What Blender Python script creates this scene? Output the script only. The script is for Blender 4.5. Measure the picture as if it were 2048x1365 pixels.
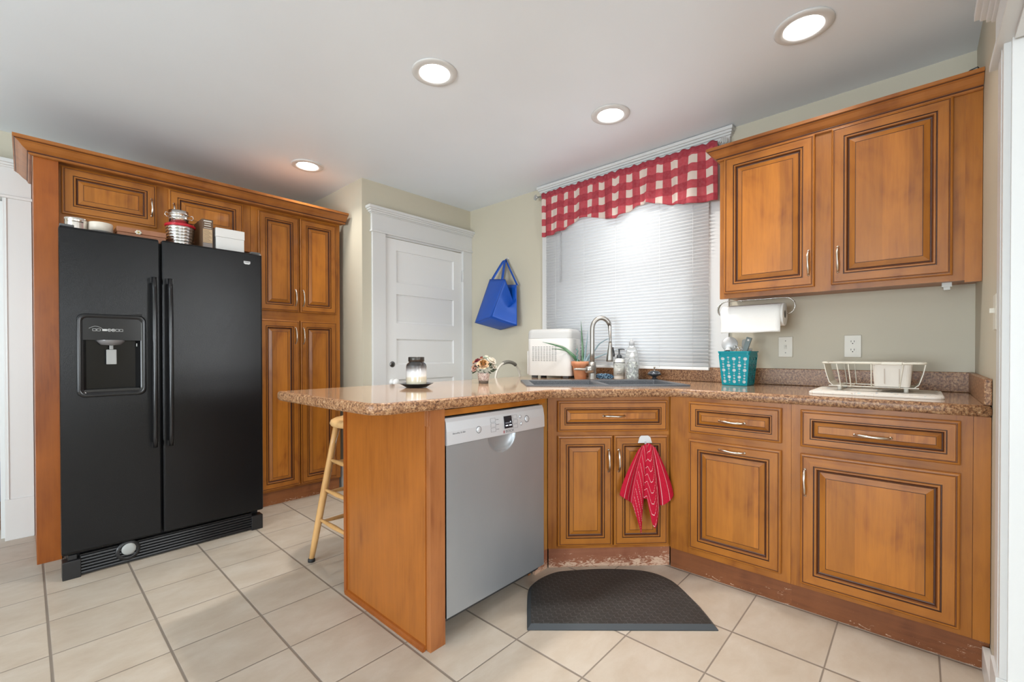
import bpy, bmesh, math, random
from mathutils import Vector, Matrix
PI = math.pi
random.seed(7)
for o in list(bpy.data.objects): bpy.data.objects.remove(o)
SC = bpy.context.scene
COL = SC.collection

# ------------------------------------------------------------------ camera
YAW, PITCH, ROLL, F, CY, CAMH = 0.740736, 0.0079696, -0.0013825, 889.9, 712.6, 1.10
fw = Vector((math.cos(YAW)*math.cos(PITCH), math.sin(YAW)*math.cos(PITCH), -math.sin(PITCH)))
sd = Vector((math.sin(YAW), -math.cos(YAW), 0))
up = sd.cross(fw)
sd = sd*math.cos(ROLL) + up*math.sin(ROLL); up = sd.cross(fw)
cam = bpy.data.cameras.new('camera'); co = bpy.data.objects.new('camera', cam); COL.objects.link(co)
co.matrix_world = Matrix(((sd.x, up.x, -fw.x, 0), (sd.y, up.y, -fw.y, 0), (sd.z, up.z, -fw.z, CAMH), (0, 0, 0, 1)))
cam.sensor_width = 36; cam.lens = F/2048*36; cam.clip_start = 0.02
cam.shift_y = (CY-682.5)/2048.0
SC.camera = co

# ------------------------------------------------------------------ world, light, exposure
w = bpy.data.worlds.new('sky'); SC.world = w; w.use_nodes = True
bg = w.node_tree.nodes['Background']; bg.inputs[0].default_value = (0.90, 0.95, 1.0, 1); bg.inputs[1].default_value = 2.0
SC.view_settings.view_transform = 'Standard'; SC.view_settings.look = 'None'
SC.view_settings.exposure = 0.38; SC.view_settings.gamma = 1.0; SC.view_settings.use_curve_mapping = False

def area(name, loc, rot, sx, sy, power, col=(1, 1, 1)):
    l = bpy.data.lights.new(name, 'AREA'); l.shape = 'RECTANGLE'; l.size = sx; l.size_y = sy
    l.energy = power; l.color = col
    o = bpy.data.objects.new(name, l); o.location = loc; o.rotation_euler = rot; COL.objects.link(o); return o
# area lamps out of view; all but the far window are added fill
area('fill_left', (-3.95, .8, 1.05), (0, -PI/2-.75, 0), 1.6, 2.4, 155, (.82, .92, 1))  # added fill from the left; the window is invented
area('daylight_far_window', (2.25, -3.55, 1.65), (PI/2+.2, 0, 0), 1.0, 1.1, 48, (.93, .97, 1))
area('fill_far_left', (-1.0, -3.55, 1.4), (PI/2+.10, 0, 0), 2.2, 1.5, 66, (.86, .94, 1))  # second lamp added as fill beside the far window
area('fill_dining', (-0.8, 6.9, 1.5), (-PI/2, 0, 0), 1.4, 1.4, 10, (1, 0.97, 0.92))  # unseen lamp added in the dining room; its wall has no window

# ------------------------------------------------------------------ materials
def mat(name, col, rough=.5, metal=0., coat=0., emit=None, es=0., trans=0., ior=1.45, alpha=1., spec=.5, sub=0.):
    m = bpy.data.materials.new(name); m.use_nodes = True
    p = m.node_tree.nodes['Principled BSDF']
    p.inputs['Base Color'].default_value = (*col, 1); p.inputs['Roughness'].default_value = rough
    p.inputs['Metallic'].default_value = metal; p.inputs['Coat Weight'].default_value = coat
    p.inputs['Coat Roughness'].default_value = .08
    p.inputs['Transmission Weight'].default_value = trans; p.inputs['IOR'].default_value = ior
    p.inputs['Alpha'].default_value = alpha; p.inputs['Specular IOR Level'].default_value = spec
    if emit: p.inputs['Emission Color'].default_value = (*emit, 1); p.inputs['Emission Strength'].default_value = es
    return m
class N:
    """small helper round a node tree"""
    def __init__(s, m): s.t = m.node_tree; s.p = s.t.nodes['Principled BSDF']
    def new(s, typ, **kw):
        n = s.t.nodes.new(typ)
        for k, v in kw.items():
            if k.startswith('_'): setattr(n, k[1:], v)
            else: n.inputs[k].default_value = v
        return n
    def link(s, a, b): s.t.links.new(a, b)
    def coord(s, scale=(1, 1, 1), kind='Object', rot=(0, 0, 0)):
        tc = s.new('ShaderNodeTexCoord'); mp = s.new('ShaderNodeMapping')
        mp.inputs['Scale'].default_value = scale; mp.inputs['Rotation'].default_value = rot
        s.link(tc.outputs[kind], mp.inputs[0]); return mp.outputs[0]
    def noise(s, vec, scale, detail=3, rough=.5, dist=0):
        n = s.new('ShaderNodeTexNoise', Scale=scale, Detail=detail, Roughness=rough, Distortion=dist)
        s.link(vec, n.inputs['Vector']); return n.outputs['Fac']
    def ramp(s, fac, stops, interp='LINEAR'):
        r = s.new('ShaderNodeValToRGB'); e = r.color_ramp.elements; r.color_ramp.interpolation = interp
        while len(e) < len(stops): e.new(.5)
        for i, (p, c) in enumerate(stops):
            e[i].position = p; e[i].color = (*c, 1) if len(c) == 3 else c
        s.link(fac, r.inputs[0]); return r.outputs[0]
    def mix(s, fac, a, b, mode='MIX'):
        m = s.new('ShaderNodeMix', _data_type='RGBA', _blend_type=mode)
        for sock, v in ((m.inputs['Factor'], fac), (m.inputs['A'], a), (m.inputs['B'], b)):
            if hasattr(v, 'is_output'): s.link(v, sock)
            elif isinstance(v, (int, float)): sock.default_value = v
            else: sock.default_value = (*v, 1)
        return m.outputs['Result']
    def math(s, op, a, b=0.0, c=0.0):
        m = s.new('ShaderNodeMath', _operation=op)
        for i, v in enumerate((a, b, c)):
            if hasattr(v, 'is_output'): s.link(v, m.inputs[i])
            else: m.inputs[i].default_value = v
        return m.outputs[0]
    def bump(s, h, strength, dist=.002):
        b = s.new('ShaderNodeBump', Strength=strength, Distance=dist); s.link(h, b.inputs['Height'])
        s.link(b.outputs[0], s.p.inputs['Normal'])
    def color(s, c): s.link(c, s.p.inputs['Base Color'])

def wood(name, c_dark, c_light, axis='z', rough=.33, bands=False, chips=None, strong=1.0):
    m = mat(name, c_light, rough, coat=.10, spec=.4); n = N(m)
    sc = (22, 22, 1.3) if axis == 'z' else ((1.3, 22, 22) if axis == 'x' else (22, 1.3, 22))
    v = n.coord(sc); grain = n.noise(v, 3.0, 5, .65, .6)
    v2 = n.coord((2.2, 2.2, 1.2)); blot = n.noise(v2, 2.3, 3, .55, .8)
    f = n.math('ADD', n.math('MULTIPLY', grain, .45*strong), n.math('MULTIPLY', blot, .75))
    c = n.ramp(f, [(.36, c_dark), (.56, tuple(a*.25+b*.75 for a, b in zip(c_dark, c_light))), (.68, c_light), (.9, tuple(min(1, x*1.15) for x in c_light))])
    oi = n.new('ShaderNodeObjectInfo')
    tone = n.math('ADD', n.math('MULTIPLY', oi.outputs['Random'], .16), .90)
    if bands:
        tc = n.new('ShaderNodeTexCoord'); sx = n.new('ShaderNodeSeparateXYZ'); n.link(tc.outputs['Object'], sx.inputs[0])
        fl = n.math('FLOOR', n.math('DIVIDE', n.math('ADD', sx.outputs[0], n.math('MULTIPLY', oi.outputs['Random'], .3)), .088))
        wn = n.new('ShaderNodeTexWhiteNoise', _noise_dimensions='1D'); n.link(fl, wn.inputs['W'])
        tone = n.math('MULTIPLY', tone, n.math('ADD', n.math('MULTIPLY', wn.outputs[0], .28), .88))
    cmb = n.new('ShaderNodeCombineColor')
    for i in range(3): n.link(tone, cmb.inputs[i])
    c = n.mix(1.0, c, cmb.outputs[0], 'MULTIPLY')
    if chips:   # worn paint: pale flakes, denser near the floor
        g = n.new('ShaderNodeNewGeometry'); sz = n.new('ShaderNodeSeparateXYZ'); n.link(g.outputs['Position'], sz.inputs[0])
        vv = n.coord((1, 1, 3.2)); k = n.noise(vv, chips[1], 6, .7, 1.5)
        big = n.noise(n.coord((1, 1, 1)), 6, 2)
        thr = n.math('ADD', n.math('ADD', chips[0], n.math('MULTIPLY', sz.outputs[2], chips[2])), n.math('MULTIPLY', n.math('SUBTRACT', big, .5), -.35))
        msk = n.math('GREATER_THAN', k, thr)
        c = n.mix(msk, c, (.62, .42, .30))
    n.color(c); n.bump(grain, .12, .001)
    return m
CD, CL = (.185, .049, .008), (.41, .145, .020)
W_V = wood('glazed_maple', CD, CL, 'z')
W_H = wood('glazed_maple_rail', CD, CL, 'x')
W_P = wood('glazed_maple_panel', (.205, .054, .008), (.45, .160, .021), 'z', bands=True)
W_BOX = wood('cabinet_side_veneer', (.17, .045, .010), (.34, .115, .024), 'z', .38)
W_END = wood('peninsula_veneer', (.175, .044, .007), (.35, .112, .017), 'z', .33, strong=1.5)
W_TALL = wood('tall_panel_veneer', (.19, .042, .006), (.33, .088, .011), 'z', .35)
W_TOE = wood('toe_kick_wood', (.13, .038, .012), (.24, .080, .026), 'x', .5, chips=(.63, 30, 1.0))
W_TOEP = wood('peeling_toe_kick', (.20, .062, .03), (.33, .125, .065), 'x', .5, chips=(.44, 26, 3.2))
GL = mat('dark_glaze', (.075, .023, .009), .45)
GL2 = mat('thin_glaze_line', (.19, .062, .015), .45)
CROWN = wood('crown_wood', (.19, .052, .012), (.38, .135, .03), 'x', .32)
NICKEL = mat('brushed_nickel', (.72, .66, .58), .28, 1.0)
STEEL = mat('polished_steel', (.75, .73, .70), .18, 1.0)

WHITE = mat('white_trim_paint', (.69, .69, .68), .32)
def wallmat(name, c):
    m = mat(name, c, .55); n = N(m); v = n.coord((1, 1, 1)); k = n.noise(v, 90, 3)
    n.color(n.mix(n.noise(v, 2, 2), tuple(x*.96 for x in c), tuple(min(1, x*1.03) for x in c))); n.bump(k, .12, .002); return m
BEIGE = wallmat('beige_wall_paint', (.58, .535, .425))
CEIL = wallmat('ceiling_paint', (.84, .895, .955)); CEIL.node_tree.nodes['Principled BSDF'].inputs['Roughness'].default_value = .4
DOORW = mat('white_door_paint', (.80, .80, .79), .28)
BLACKP = mat('black_plastic', (.010, .010, .011), .18)
DARK = mat('dark_void', (.012, .011, .010), .6)
RUBB = mat('black_rubber', (.02, .02, .02), .6)

def granite(name, gloss, lift=0.0):
    m = mat(name, (.5, .3, .2), gloss, coat=.3); n = N(m); v = n.coord((1, 1, 1)); v2 = n.coord((1, 1, 1), rot=(0, 0, .8))
    a = n.noise(v, 105, 8, .74, .35); b = n.noise(v2, 210, 4, .7)
    c = n.ramp(a, [(.32, (.035, .016, .010)), (.42, (.15, .062, .028)), (.50, (.34, .165, .075)), (.60, (.50, .30, .155)), (.72, (.74, .58, .40))])
    c = n.mix(n.ramp(b, [(.36, (1, 1, 1)), (.45, (0, 0, 0))]), c, (.07, .032, .02))
    if lift: c = n.mix(lift, c, (.66, .46, .31))  # lighter tan stands in for glare
    n.color(c); return m
GRAN = granite('granite_laminate_glare_top', .09, .45); _p = GRAN.node_tree.nodes['Principled BSDF']; _p.inputs['Coat Weight'].default_value = .35; _p.inputs['Specular IOR Level'].default_value = .5  # lighter copy for the top, its glare painted into the colour
GRANE = granite('granite_laminate_edge', .42); GRANE.node_tree.nodes['Principled BSDF'].inputs['Coat Weight'].default_value = .05

def tilemat():
    m = mat('ceramic_tile', (.6, .5, .42), .38); n = N(m)
    tc = n.new('ShaderNodeTexCoord'); s = n.new('ShaderNodeSeparateXYZ'); n.link(tc.outputs['Object'], s.inputs[0])
    X, Y = s.outputs[0], s.outputs[1]
    far = n.math('GREATER_THAN', X, 1.866)
    X2 = n.math('ADD', 1.866, n.math('MULTIPLY', n.math('SUBTRACT', X, 1.866), .3020/.356))
    XX = n.math('ADD', n.math('MULTIPLY', X, n.math('SUBTRACT', 1, far)), n.math('MULTIPLY', X2, far))
    u = n.math('DIVIDE', n.math('SUBTRACT', XX, .055), .3020); v = n.math('DIVIDE', n.math('ADD', Y, .059), .2980)
    def edge(t):
        fr = n.math('FRACT', n.math('ADD', t, 100.0)); return n.math('MINIMUM', fr, n.math('SUBTRACT', 1, fr))
    # the column joints are wider than the row joints
    eu, ev = edge(u), edge(v)
    gu = n.ramp(eu, [(.010, (1, 1, 1)), (.017, (0, 0, 0))]); gv = n.ramp(ev, [(.005, (1, 1, 1)), (.010, (0, 0, 0))])
    g = n.mix(1.0, gu, gv, 'LIGHTEN')
    cid = n.new('ShaderNodeCombineXYZ'); n.link(n.math('FLOOR', u), cid.inputs[0]); n.link(n.math('FLOOR', v), cid.inputs[1])
    wn = n.new('ShaderNodeTexWhiteNoise'); n.link(cid.outputs[0], wn.inputs['Vector'])
    vec = n.coord((1, 1, 1)); off = n.new('ShaderNodeVectorMath', _operation='MULTIPLY_ADD')
    n.link(wn.outputs['Color'], off.inputs[0]); off.inputs[1].default_value = (5, 5, 5); n.link(vec, off.inputs[2])
    st = n.new('ShaderNodeMapping'); st.inputs['Rotation'].default_value = (0, 0, .5); st.inputs['Scale'].default_value = (1.0, 1.7, 1)
    n.link(off.outputs[0], st.inputs[0])
    cl = n.noise(st.outputs[0], 5.0, 5, .65, .3); fine = n.noise(vec, 260, 3)
    base = n.ramp(cl, [(.30, (.46, .38, .295)), (.50, (.515, .44, .355)), (.72, (.57, .505, .425))])
    base = n.mix(n.math('MULTIPLY', n.math('SUBTRACT', fine, .35), .4), base, (.46, .37, .29))
    tv = n.math('ADD', n.math('MULTIPLY', wn.outputs['Value'], .07), .965)
    cmb = n.new('ShaderNodeCombineColor'); [n.link(tv, cmb.inputs[i]) for i in range(3)]
    base = n.mix(1.0, base, cmb.outputs[0], 'MULTIPLY')
    c = n.mix(g, base, (.235, .195, .16)); n.color(c)
    inv = n.math('SUBTRACT', 1.0, g); n.bump(inv, .6, .002); return m
TILE = tilemat()

FRIDGE = mat('textured_black_enamel', (.007, .007, .0075), .19, spec=.30); _n = N(FRIDGE); _n.bump(_n.noise(_n.coord(), 420, 2), .35, .0012)
def steelmat():
    m = mat('brushed_stainless', (.40, .41, .42), .36, .6); n = N(m)
    k = n.noise(n.coord((60, 60, 1.0)), 6, 3); cl = n.noise(n.coord((1.5, 1, .8)), 2.5, 3)
    n.color(n.mix(cl, (.31, .335, .36), (.42, .445, .47)))
    n.link(n.math('ADD', n.math('MULTIPLY', k, .12), .30), n.p.inputs['Roughness']); return m
STAIN = steelmat()
CONSOLE = mat('silver_console', (.66, .69, .73), .38, .45)
SINKM = mat('grey_composite_sink', (.055, .062, .072), .35); _n = N(SINKM); _k = _n.noise(_n.coord(), 500, 2); _n.color(_n.ramp(_k, [(.4, (.035, .04, .048)), (.62, (.12, .13, .145))]))
MATM = None
def matmat():
    m = mat('embossed_black_rubber', (.022, .022, .022), .55); n = N(m)
    tc = n.new('ShaderNodeTexCoord'); mp = n.new('ShaderNodeMapping'); mp.inputs['Rotation'].default_value = (0, 0, PI/4+.785)
    n.link(tc.outputs['Object'], mp.inputs[0])
    s = n.new('ShaderNodeSeparateXYZ'); n.link(mp.outputs[0], s.inputs[0])
    a = n.math('MULTIPLY', s.outputs[0], 36); b = n.math('MULTIPLY', s.outputs[1], 36)
    tri = n.math('ABSOLUTE', n.math('SUBTRACT', n.math('FRACT', a), .5))
    q = n.math('FRACT', n.math('ADD', b, tri)); l1 = n.math('LESS_THAN', q, .07)
    l2 = n.math('LESS_THAN', n.math('ABSOLUTE', n.math('SUBTRACT', n.math('FRACT', n.math('MULTIPLY', a, 1)), .5)), .02)
    ln = n.math('MAXIMUM', l1, n.math('MULTIPLY', l2, .5))
    dirt = n.noise(n.coord(), 5, 4)
    n.color(n.mix(n.math('MULTIPLY', ln, n.math('MULTIPLY', dirt, .9)), n.mix(dirt, (.016, .016, .015), (.040, .039, .037)), (.17, .17, .17)))
    n.bump(ln, -.5, .001); return m
MATM = matmat()

# ------------------------------------------------------------------ mesh builder
class MB:
    def __init__(s, M=None): s.v = []; s.f = []; s.m = []; s.sm = []; s.M = M or Matrix(); s.uv = {}
    def add(s, verts, faces, mi=0, smooth=False):
        b = len(s.v); s.v += [s.M @ Vector(p) for p in verts]
        for k, f in enumerate(faces):
            s.f.append([b+i for i in f]); s.m.append(mi[k] if isinstance(mi, list) else mi); s.sm.append(smooth)
        return b
    def box(s, x0, x1, y0, y1, z0, z1, mi=0):
        if x0 > x1: x0, x1 = x1, x0
        if y0 > y1: y0, y1 = y1, y0
        if z0 > z1: z0, z1 = z1, z0
        s.add([(x0, y0, z0), (x1, y0, z0), (x1, y1, z0), (x0, y1, z0), (x0, y0, z1), (x1, y0, z1), (x1, y1, z1), (x0, y1, z1)],
              [(0, 3, 2, 1), (4, 5, 6, 7), (0, 1, 5, 4), (1, 2, 6, 5), (2, 3, 7, 6), (3, 0, 4, 7)], mi); return s
    def prism(s, poly, z0, z1, mi=0, axis='z', smooth=False):
        n = len(poly)
        def P(a, b, c): return {'z': (a, b, c), 'y': (a, c, b), 'x': (c, a, b)}[axis]
        vs = [P(a, b, z0) for a, b in poly]+[P(a, b, z1) for a, b in poly]
        s.add(vs, [tuple(range(n))[::-1], tuple(range(n, 2*n))], mi)
        b = len(s.v)-2*n
        for i in range(n):
            j = (i+1) % n; s.f.append([b+i, b+j, b+n+j, b+n+i]); s.m.append(mi); s.sm.append(smooth)
        return s
    def ring(s, c, ax, r, n, ell=None):
        ax = Vector(ax).normalized(); t = Vector((0, 0, 1)) if abs(ax.z) < .9 else Vector((1, 0, 0))
        u = ax.cross(t).normalized(); w_ = ax.cross(u)
        e = ell or (1, 1)
        return [Vector(c)+u*math.cos(2*PI*i/n)*r*e[0]+w_*math.sin(2*PI*i/n)*r*e[1] for i in range(n)]
    def tube(s, pts, r, n=10, mi=0, caps=True, ell=None):
        pts = [Vector(p) for p in pts]; R = r if isinstance(r, (list, tuple)) else [r]*len(pts)
        vs = []; pu = None
        for i, p in enumerate(pts):
            d = (pts[min(i+1, len(pts)-1)]-pts[max(i-1, 0)]).normalized()
            if pu is None:
                t = Vector((0, 0, 1)) if abs(d.z) < .9 else Vector((1, 0, 0)); pu = d.cross(t).normalized()
            pu = (pu-d*pu.dot(d)).normalized(); w_ = d.cross(pu); e = ell or (1, 1)
            vs += [p+pu*math.cos(2*PI*k/n)*R[i]*e[0]+w_*math.sin(2*PI*k/n)*R[i]*e[1] for k in range(n)]
        fs = []
        for i in range(len(pts)-1):
            for k in range(n):
                a = i*n+k; b = i*n+(k+1) % n; fs.append((a, b, b+n, a+n))
        s.add(vs, fs, mi, True)
        if caps:
            b = len(s.v)-len(vs); s.f.append([b+k for k in range(n)][::-1]); s.m.append(mi); s.sm.append(False)
            s.f.append([b+len(vs)-n+k for k in range(n)]); s.m.append(mi); s.sm.append(False)
        return s
    def cyl(s, a, b, r, n=20, mi=0): return s.tube([a, b], r, n, mi)
    def lathe(s, prof, c=(0, 0, 0), n=28, mi=0, axis=None, smooth=True):
        """prof: (radius, height[, material]) from bottom to top"""
        c = Vector(c); A = Vector(axis or (0, 0, 1)).normalized()
        t = Vector((1, 0, 0)) if abs(A.x) < .9 else Vector((0, 1, 0)); u = (t-A*t.dot(A)).normalized(); w_ = A.cross(u)
        vs = []; fs = []; ms = []
        for p in prof:
            for k in range(n):
                a = 2*PI*k/n; vs.append(c+A*p[1]+(u*math.cos(a)+w_*math.sin(a))*max(p[0], 1e-5))
        for i in range(len(prof)-1):
            q = prof[i+1][2] if len(prof[i+1]) > 2 else mi
            for k in range(n):
                a = i*n+k; b = i*n+(k+1) % n; fs.append((a, b, b+n, a+n)); ms.append(q)
        s.add(vs, fs, ms, smooth); return s
    def grid(s, fn, nu, nv, mi=0, uvs=None, smooth=True):
        vs = [fn(i/nu, j/nv) for j in range(nv+1) for i in range(nu+1)]
        fs = [(j*(nu+1)+i, j*(nu+1)+i+1, (j+1)*(nu+1)+i+1, (j+1)*(nu+1)+i) for j in range(nv) for i in range(nu)]
        b = s.add(vs, fs, mi, smooth)
        if uvs:
            for j in range(nv+1):
                for i in range(nu+1): s.uv[b+j*(nu+1)+i] = uvs(i/nu, j/nv)
        return s
    def frame(s, x0, x1, z0, z1, rings, cap=True):
        """concentric picture-frame rings facing -y; rings = [(inset, height toward viewer, mat_vertical, mat_horizontal)]"""
        prev = None
        for (ins, h, mv, mh) in rings:
            a = [(x0+ins, -h, z0+ins), (x1-ins, -h, z0+ins), (x1-ins, -h, z1-ins), (x0+ins, -h, z1-ins)]
            b = s.add(a, [], 0)
            if prev is not None:
                for k in range(4):
                    j = (k+1) % 4
                    s.f.append([prev+k, prev+j, b+j, b+k]); s.m.append(mh if k in (0, 2) else mv); s.sm.append(False)
            prev = b
        if cap: s.f.append([prev, prev+1, prev+2, prev+3]); s.m.append(rings[-1][2]); s.sm.append(False)
        return s
    def build(s, name, mats, parent=None, rotz=None, bevel=0, seg=2, solid=0, subsurf=0, kind=None, weld=False):
        vs = s.v
        if parent is not None: Pm = parent['_M']; Pi = PM[parent.name].inverted()
        else: Pi = Matrix.Rotation(-(rotz or 0), 4, 'Z')
        loc = [Pi @ p for p in vs]
        mn = Vector([min(p[i] for p in loc) for i in range(3)]); mx = Vector([max(p[i] for p in loc) for i in range(3)])
        c = (mn+mx)/2
        if parent is None: c.z = mn.z
        me = bpy.data.meshes.new(name); me.from_pydata([p-c for p in loc], [], s.f)
        for m_ in (mats if isinstance(mats, (list, tuple)) else [mats]): me.materials.append(m_)
        me.polygons.foreach_set('material_index', s.m); me.polygons.foreach_set('use_smooth', s.sm)
        if s.uv:
            ul = me.uv_layers.new(name='UVMap')
            for lp in me.loops: ul.data[lp.index].uv = s.uv.get(lp.vertex_index, (0, 0))
        bm = bmesh.new(); bm.from_mesh(me)
        if weld: bmesh.ops.remove_doubles(bm, verts=bm.verts, dist=1e-5)
        if not s.uv: bmesh.ops.recalc_face_normals(bm, faces=bm.faces)
        bm.to_mesh(me); bm.free(); me.update()
        o = bpy.data.objects.new(name, me); COL.objects.link(o)
        if parent is not None: o.parent = parent; o.location = c
        else:
            R = Matrix.Rotation(rotz or 0, 4, 'Z'); o.location = R @ c; o.rotation_euler = (0, 0, rotz or 0)
        PM[o.name] = (PM[parent.name] if parent is not None else Matrix()) @ (Matrix.Translation(c) if parent is not None else Matrix.Translation(o.location) @ Matrix.Rotation(rotz or 0, 4, 'Z'))
        o['_M'] = 1
        if solid: md = o.modifiers.new('thick', 'SOLIDIFY'); md.thickness = solid; md.offset = 0
        if bevel:
            md = o.modifiers.new('bevel', 'BEVEL'); md.width = bevel; md.segments = seg; md.limit_method = 'ANGLE'; md.angle_limit = .6
            md.harden_normals = False
        if subsurf: md = o.modifiers.new('sub', 'SUBSURF'); md.levels = subsurf; md.render_levels = subsurf
        if kind: o['kind'] = kind
        return o
PM = {}
def thing(name, label, cat, loc=(0, 0, 0), rotz=0, group=None):
    o = bpy.data.objects.new(name, None); COL.objects.link(o); o.empty_display_size = .05
    o.location = loc; o.rotation_euler = (0, 0, rotz); o['label'] = label; o['category'] = cat; o['_M'] = 1
    if group: o['group'] = group
    PM[o.name] = Matrix.Translation(loc) @ Matrix.Rotation(rotz, 4, 'Z'); return o
def tag(o, label, cat, group=None):
    o['label'] = label; o['category'] = cat
    if group: o['group'] = group
    return o
def struct(name, mb, m, **k): return mb.build(name, m, kind='structure', **k)
def frame_M(loc, rotz): return Matrix.Translation(loc) @ Matrix.Rotation(rotz, 4, 'Z')

def text(name, s, size, M, m, parent, ext=.0004, align='CENTER', squash=1.0, label=None):
    """lettering as thin mesh; M maps text plane (x right, y up) to world"""
    cu = bpy.data.curves.new(name, 'FONT'); cu.body = s; cu.size = size; cu.extrude = ext; cu.align_x = align; cu.align_y = 'CENTER'
    cu.resolution_u = 3
    to = bpy.data.objects.new(name, cu); COL.objects.link(to)
    dg = bpy.context.evaluated_depsgraph_get(); me = bpy.data.meshes.new_from_object(to.evaluated_get(dg))
    bpy.data.objects.remove(to)
    mb = MB(M); mb.add([(v.co.x*squash, v.co.y, v.co.z) for v in me.vertices], [tuple(p.vertices) for p in me.polygons])
    bpy.data.meshes.remove(me)
    o = mb.build(name, m, parent)
    if label: o['label'] = label
    return o
def wallM(origin, right, upv=(0, 0, 1)):
    r = Vector(right).normalized(); u = Vector(upv).normalized(); n = r.cross(u)
    o = Vector(origin); return Matrix(((r.x, u.x, n.x, o.x), (r.y, u.y, n.y, o.y), (r.z, u.z, n.z, o.z), (0, 0, 0, 1)))

# ------------------------------------------------------------------ room shell
CZ = 2.44; WX = 2.86; RY = -.185; DY = 3.15; JX = 1.745; BY = 4.08
mb = MB(); mb.box(-4.1, WX+.3, -3.7, BY+.12, -.06, 0)
struct('floor', mb, TILE)
fl = bpy.data.objects['floor']; fl.data.transform(Matrix.Translation(fl.location)); fl.location = (0, 0, 0)
mb = MB(); mb.box(-4.1, WX+.3, -3.7, BY+.12, CZ, CZ+.08); struct('ceiling', mb, CEIL)
# window wall with its opening
wy0, wy1, wz0, wz1 = .965, 2.175, 1.02, 2.30
mb = MB(); T = .14
mb.box(WX, WX+T, RY-.14, wy0, 0, CZ).box(WX, WX+T, wy1, DY+.14, 0, CZ).box(WX, WX+T, wy0, wy1, 0, wz0).box(WX, WX+T, wy0, wy1, wz1, CZ)
struct('wall_window', mb, BEIGE)
# door wall and the jog beside the pantry
mb = MB(); mb.box(JX, 1.935, DY, DY+.12, 0, CZ).box(2.752, WX, DY, DY+.12, 0, CZ).box(1.935, 2.752, DY, DY+.12, 2.03, CZ)
struct('wall_door', mb, BEIGE)
mb = MB(); mb.box(JX, JX+.12, DY+.12, BY+.12, 0, CZ); struct('wall_jog', mb, BEIGE)
mb = MB(); mb.box(-.10, JX, BY, BY+.12, 0, CZ).box(-4.1, -1.0, BY, BY+.12, 0, CZ).box(-1.0, -.10, BY, BY+.12, 2.02, CZ)
struct('wall_back', mb, BEIGE)
# right wall with the cased opening beside the camera, widened out of view to admit light
OX = 1.805; OZ = 1.94
mb = MB(); mb.box(OX, WX, RY-.14, RY, 0, CZ).box(-1.3, OX, RY-.14, RY, OZ, CZ).box(-4.1, -1.3, RY-.14, RY, 0, CZ)
struct('wall_right', mb, BEIGE)
# far side of the rooms behind the camera, openings added for fill, save the front one at right
mb = MB(); mb.box(-4.1, -4.0, -3.7, -.5, 0, CZ).box(-4.1, -4.0, 2.1, BY, 0, CZ).box(-4.1, -4.0, -.5, 2.1, 0, .25).box(-4.1, -4.0, -.5, 2.1, 2.05, CZ)
struct('wall_left', mb, BEIGE)
mb = MB(); mb.box(-4.1, -2.1, -3.7, -3.6, 0, CZ).box(.1, 1.75, -3.7, -3.6, 0, CZ).box(2.75, WX+.3, -3.7, -3.6, 0, CZ).box(-2.1, .1, -3.7, -3.6, 0, .65).box(-2.1, .1, -3.7, -3.6, 2.2, CZ).box(1.75, 2.75, -3.7, -3.6, 0, 1.1).box(1.75, 2.75, -3.7, -3.6, 2.2, CZ)
mb.box(WX+.14, WX+.3, -3.6, RY-.14, 0, CZ)
struct('wall_front', mb, BEIGE)
# dining room beyond the left doorway
WFL = wood('orange_wood_floor', (.25, .085, .02), (.50, .20, .05), 'x', .3)
mb = MB(); mb.box(-2.7, 1.7, BY+.12, 7.1, -.06, -.002); struct('floor.001', mb, WFL)
mb = MB(); mb.box(-2.7, 1.7, BY+.12, 7.1, CZ, CZ+.08); struct('ceiling.001', mb, CEIL)
mb = MB(); mb.box(.9, 1.0, BY+.12, 7.0, 0, CZ).box(-2.7, .9, 7.0, 7.1, 0, CZ).box(-2.7, -2.6, BY+.12, 7.0, 0, CZ)
struct('wall_dining', mb, BEIGE)

# trims ------------------------------------------------------------
def casing(pref, n0, x0, x1, ytop, y, dirn, xin0, xin1, cap, zb=0):
    pass
# 5-panel door and its casing (plane y = DY)
mb = MB(); mb.box(1.822, 1.937, 3.128, DY, .17, 2.05); mb.box(1.815, 1.940, 3.122, DY, 0, .17)
struct('trim_1', mb, WHITE, bevel=.002)
mb = MB(); mb.box(2.752, WX, 3.128, DY, .17, 2.05); mb.box(2.748, WX, 3.122, DY, 0, .17); struct('trim_2', mb, WHITE, bevel=.002)
mb = MB(); mb.box(1.815, WX, 3.126, DY, 2.05, 2.185); mb.box(1.808, WX, 3.114, DY, 2.042, 2.056)
for i, (o_, z0, z1) in enumerate(((.008, 2.183, 2.192), (.020, 2.190, 2.205), (.032, 2.203, 2.217), (.042, 2.215, 2.235))):
    mb.box(1.815-o_, WX, 3.126-o_, DY, z0, z1)
struct('trim_3', mb, WHITE, bevel=.002)
mb = MB(); mb.box(1.937, 2.752, 3.142, DY, 2.03, 2.05); mb.box(1.934, 1.940, 3.14, DY+.04, 0, 2.03); mb.box(2.749, 2.755, 3.14, DY+.04, 0, 2.03)
struct('trim_4', mb, WHITE)
dr = thing('door_1', 'white five-panel door with keyhole plate in a white casing', 'door', (2.34, DY, 0)); dr['kind'] = 'structure'
M = frame_M((0, 3.146, 0), 0)
mb = MB(M); dx0, dx1, dz1 = 1.940, 2.749, 2.022
px0, px1 = 2.045, 2.650
pans = [(1.672, 1.932), (1.342, 1.577), (1.000, 1.212), (.655, .88), (.25, .53)]
zs = [0.008]+[z for p in pans[::-1] for z in p]+[dz1]
mb.box(dx0, px0, 0, .035, .008, dz1); mb.box(px1, dx1, 0, .035, .008, dz1)
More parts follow.
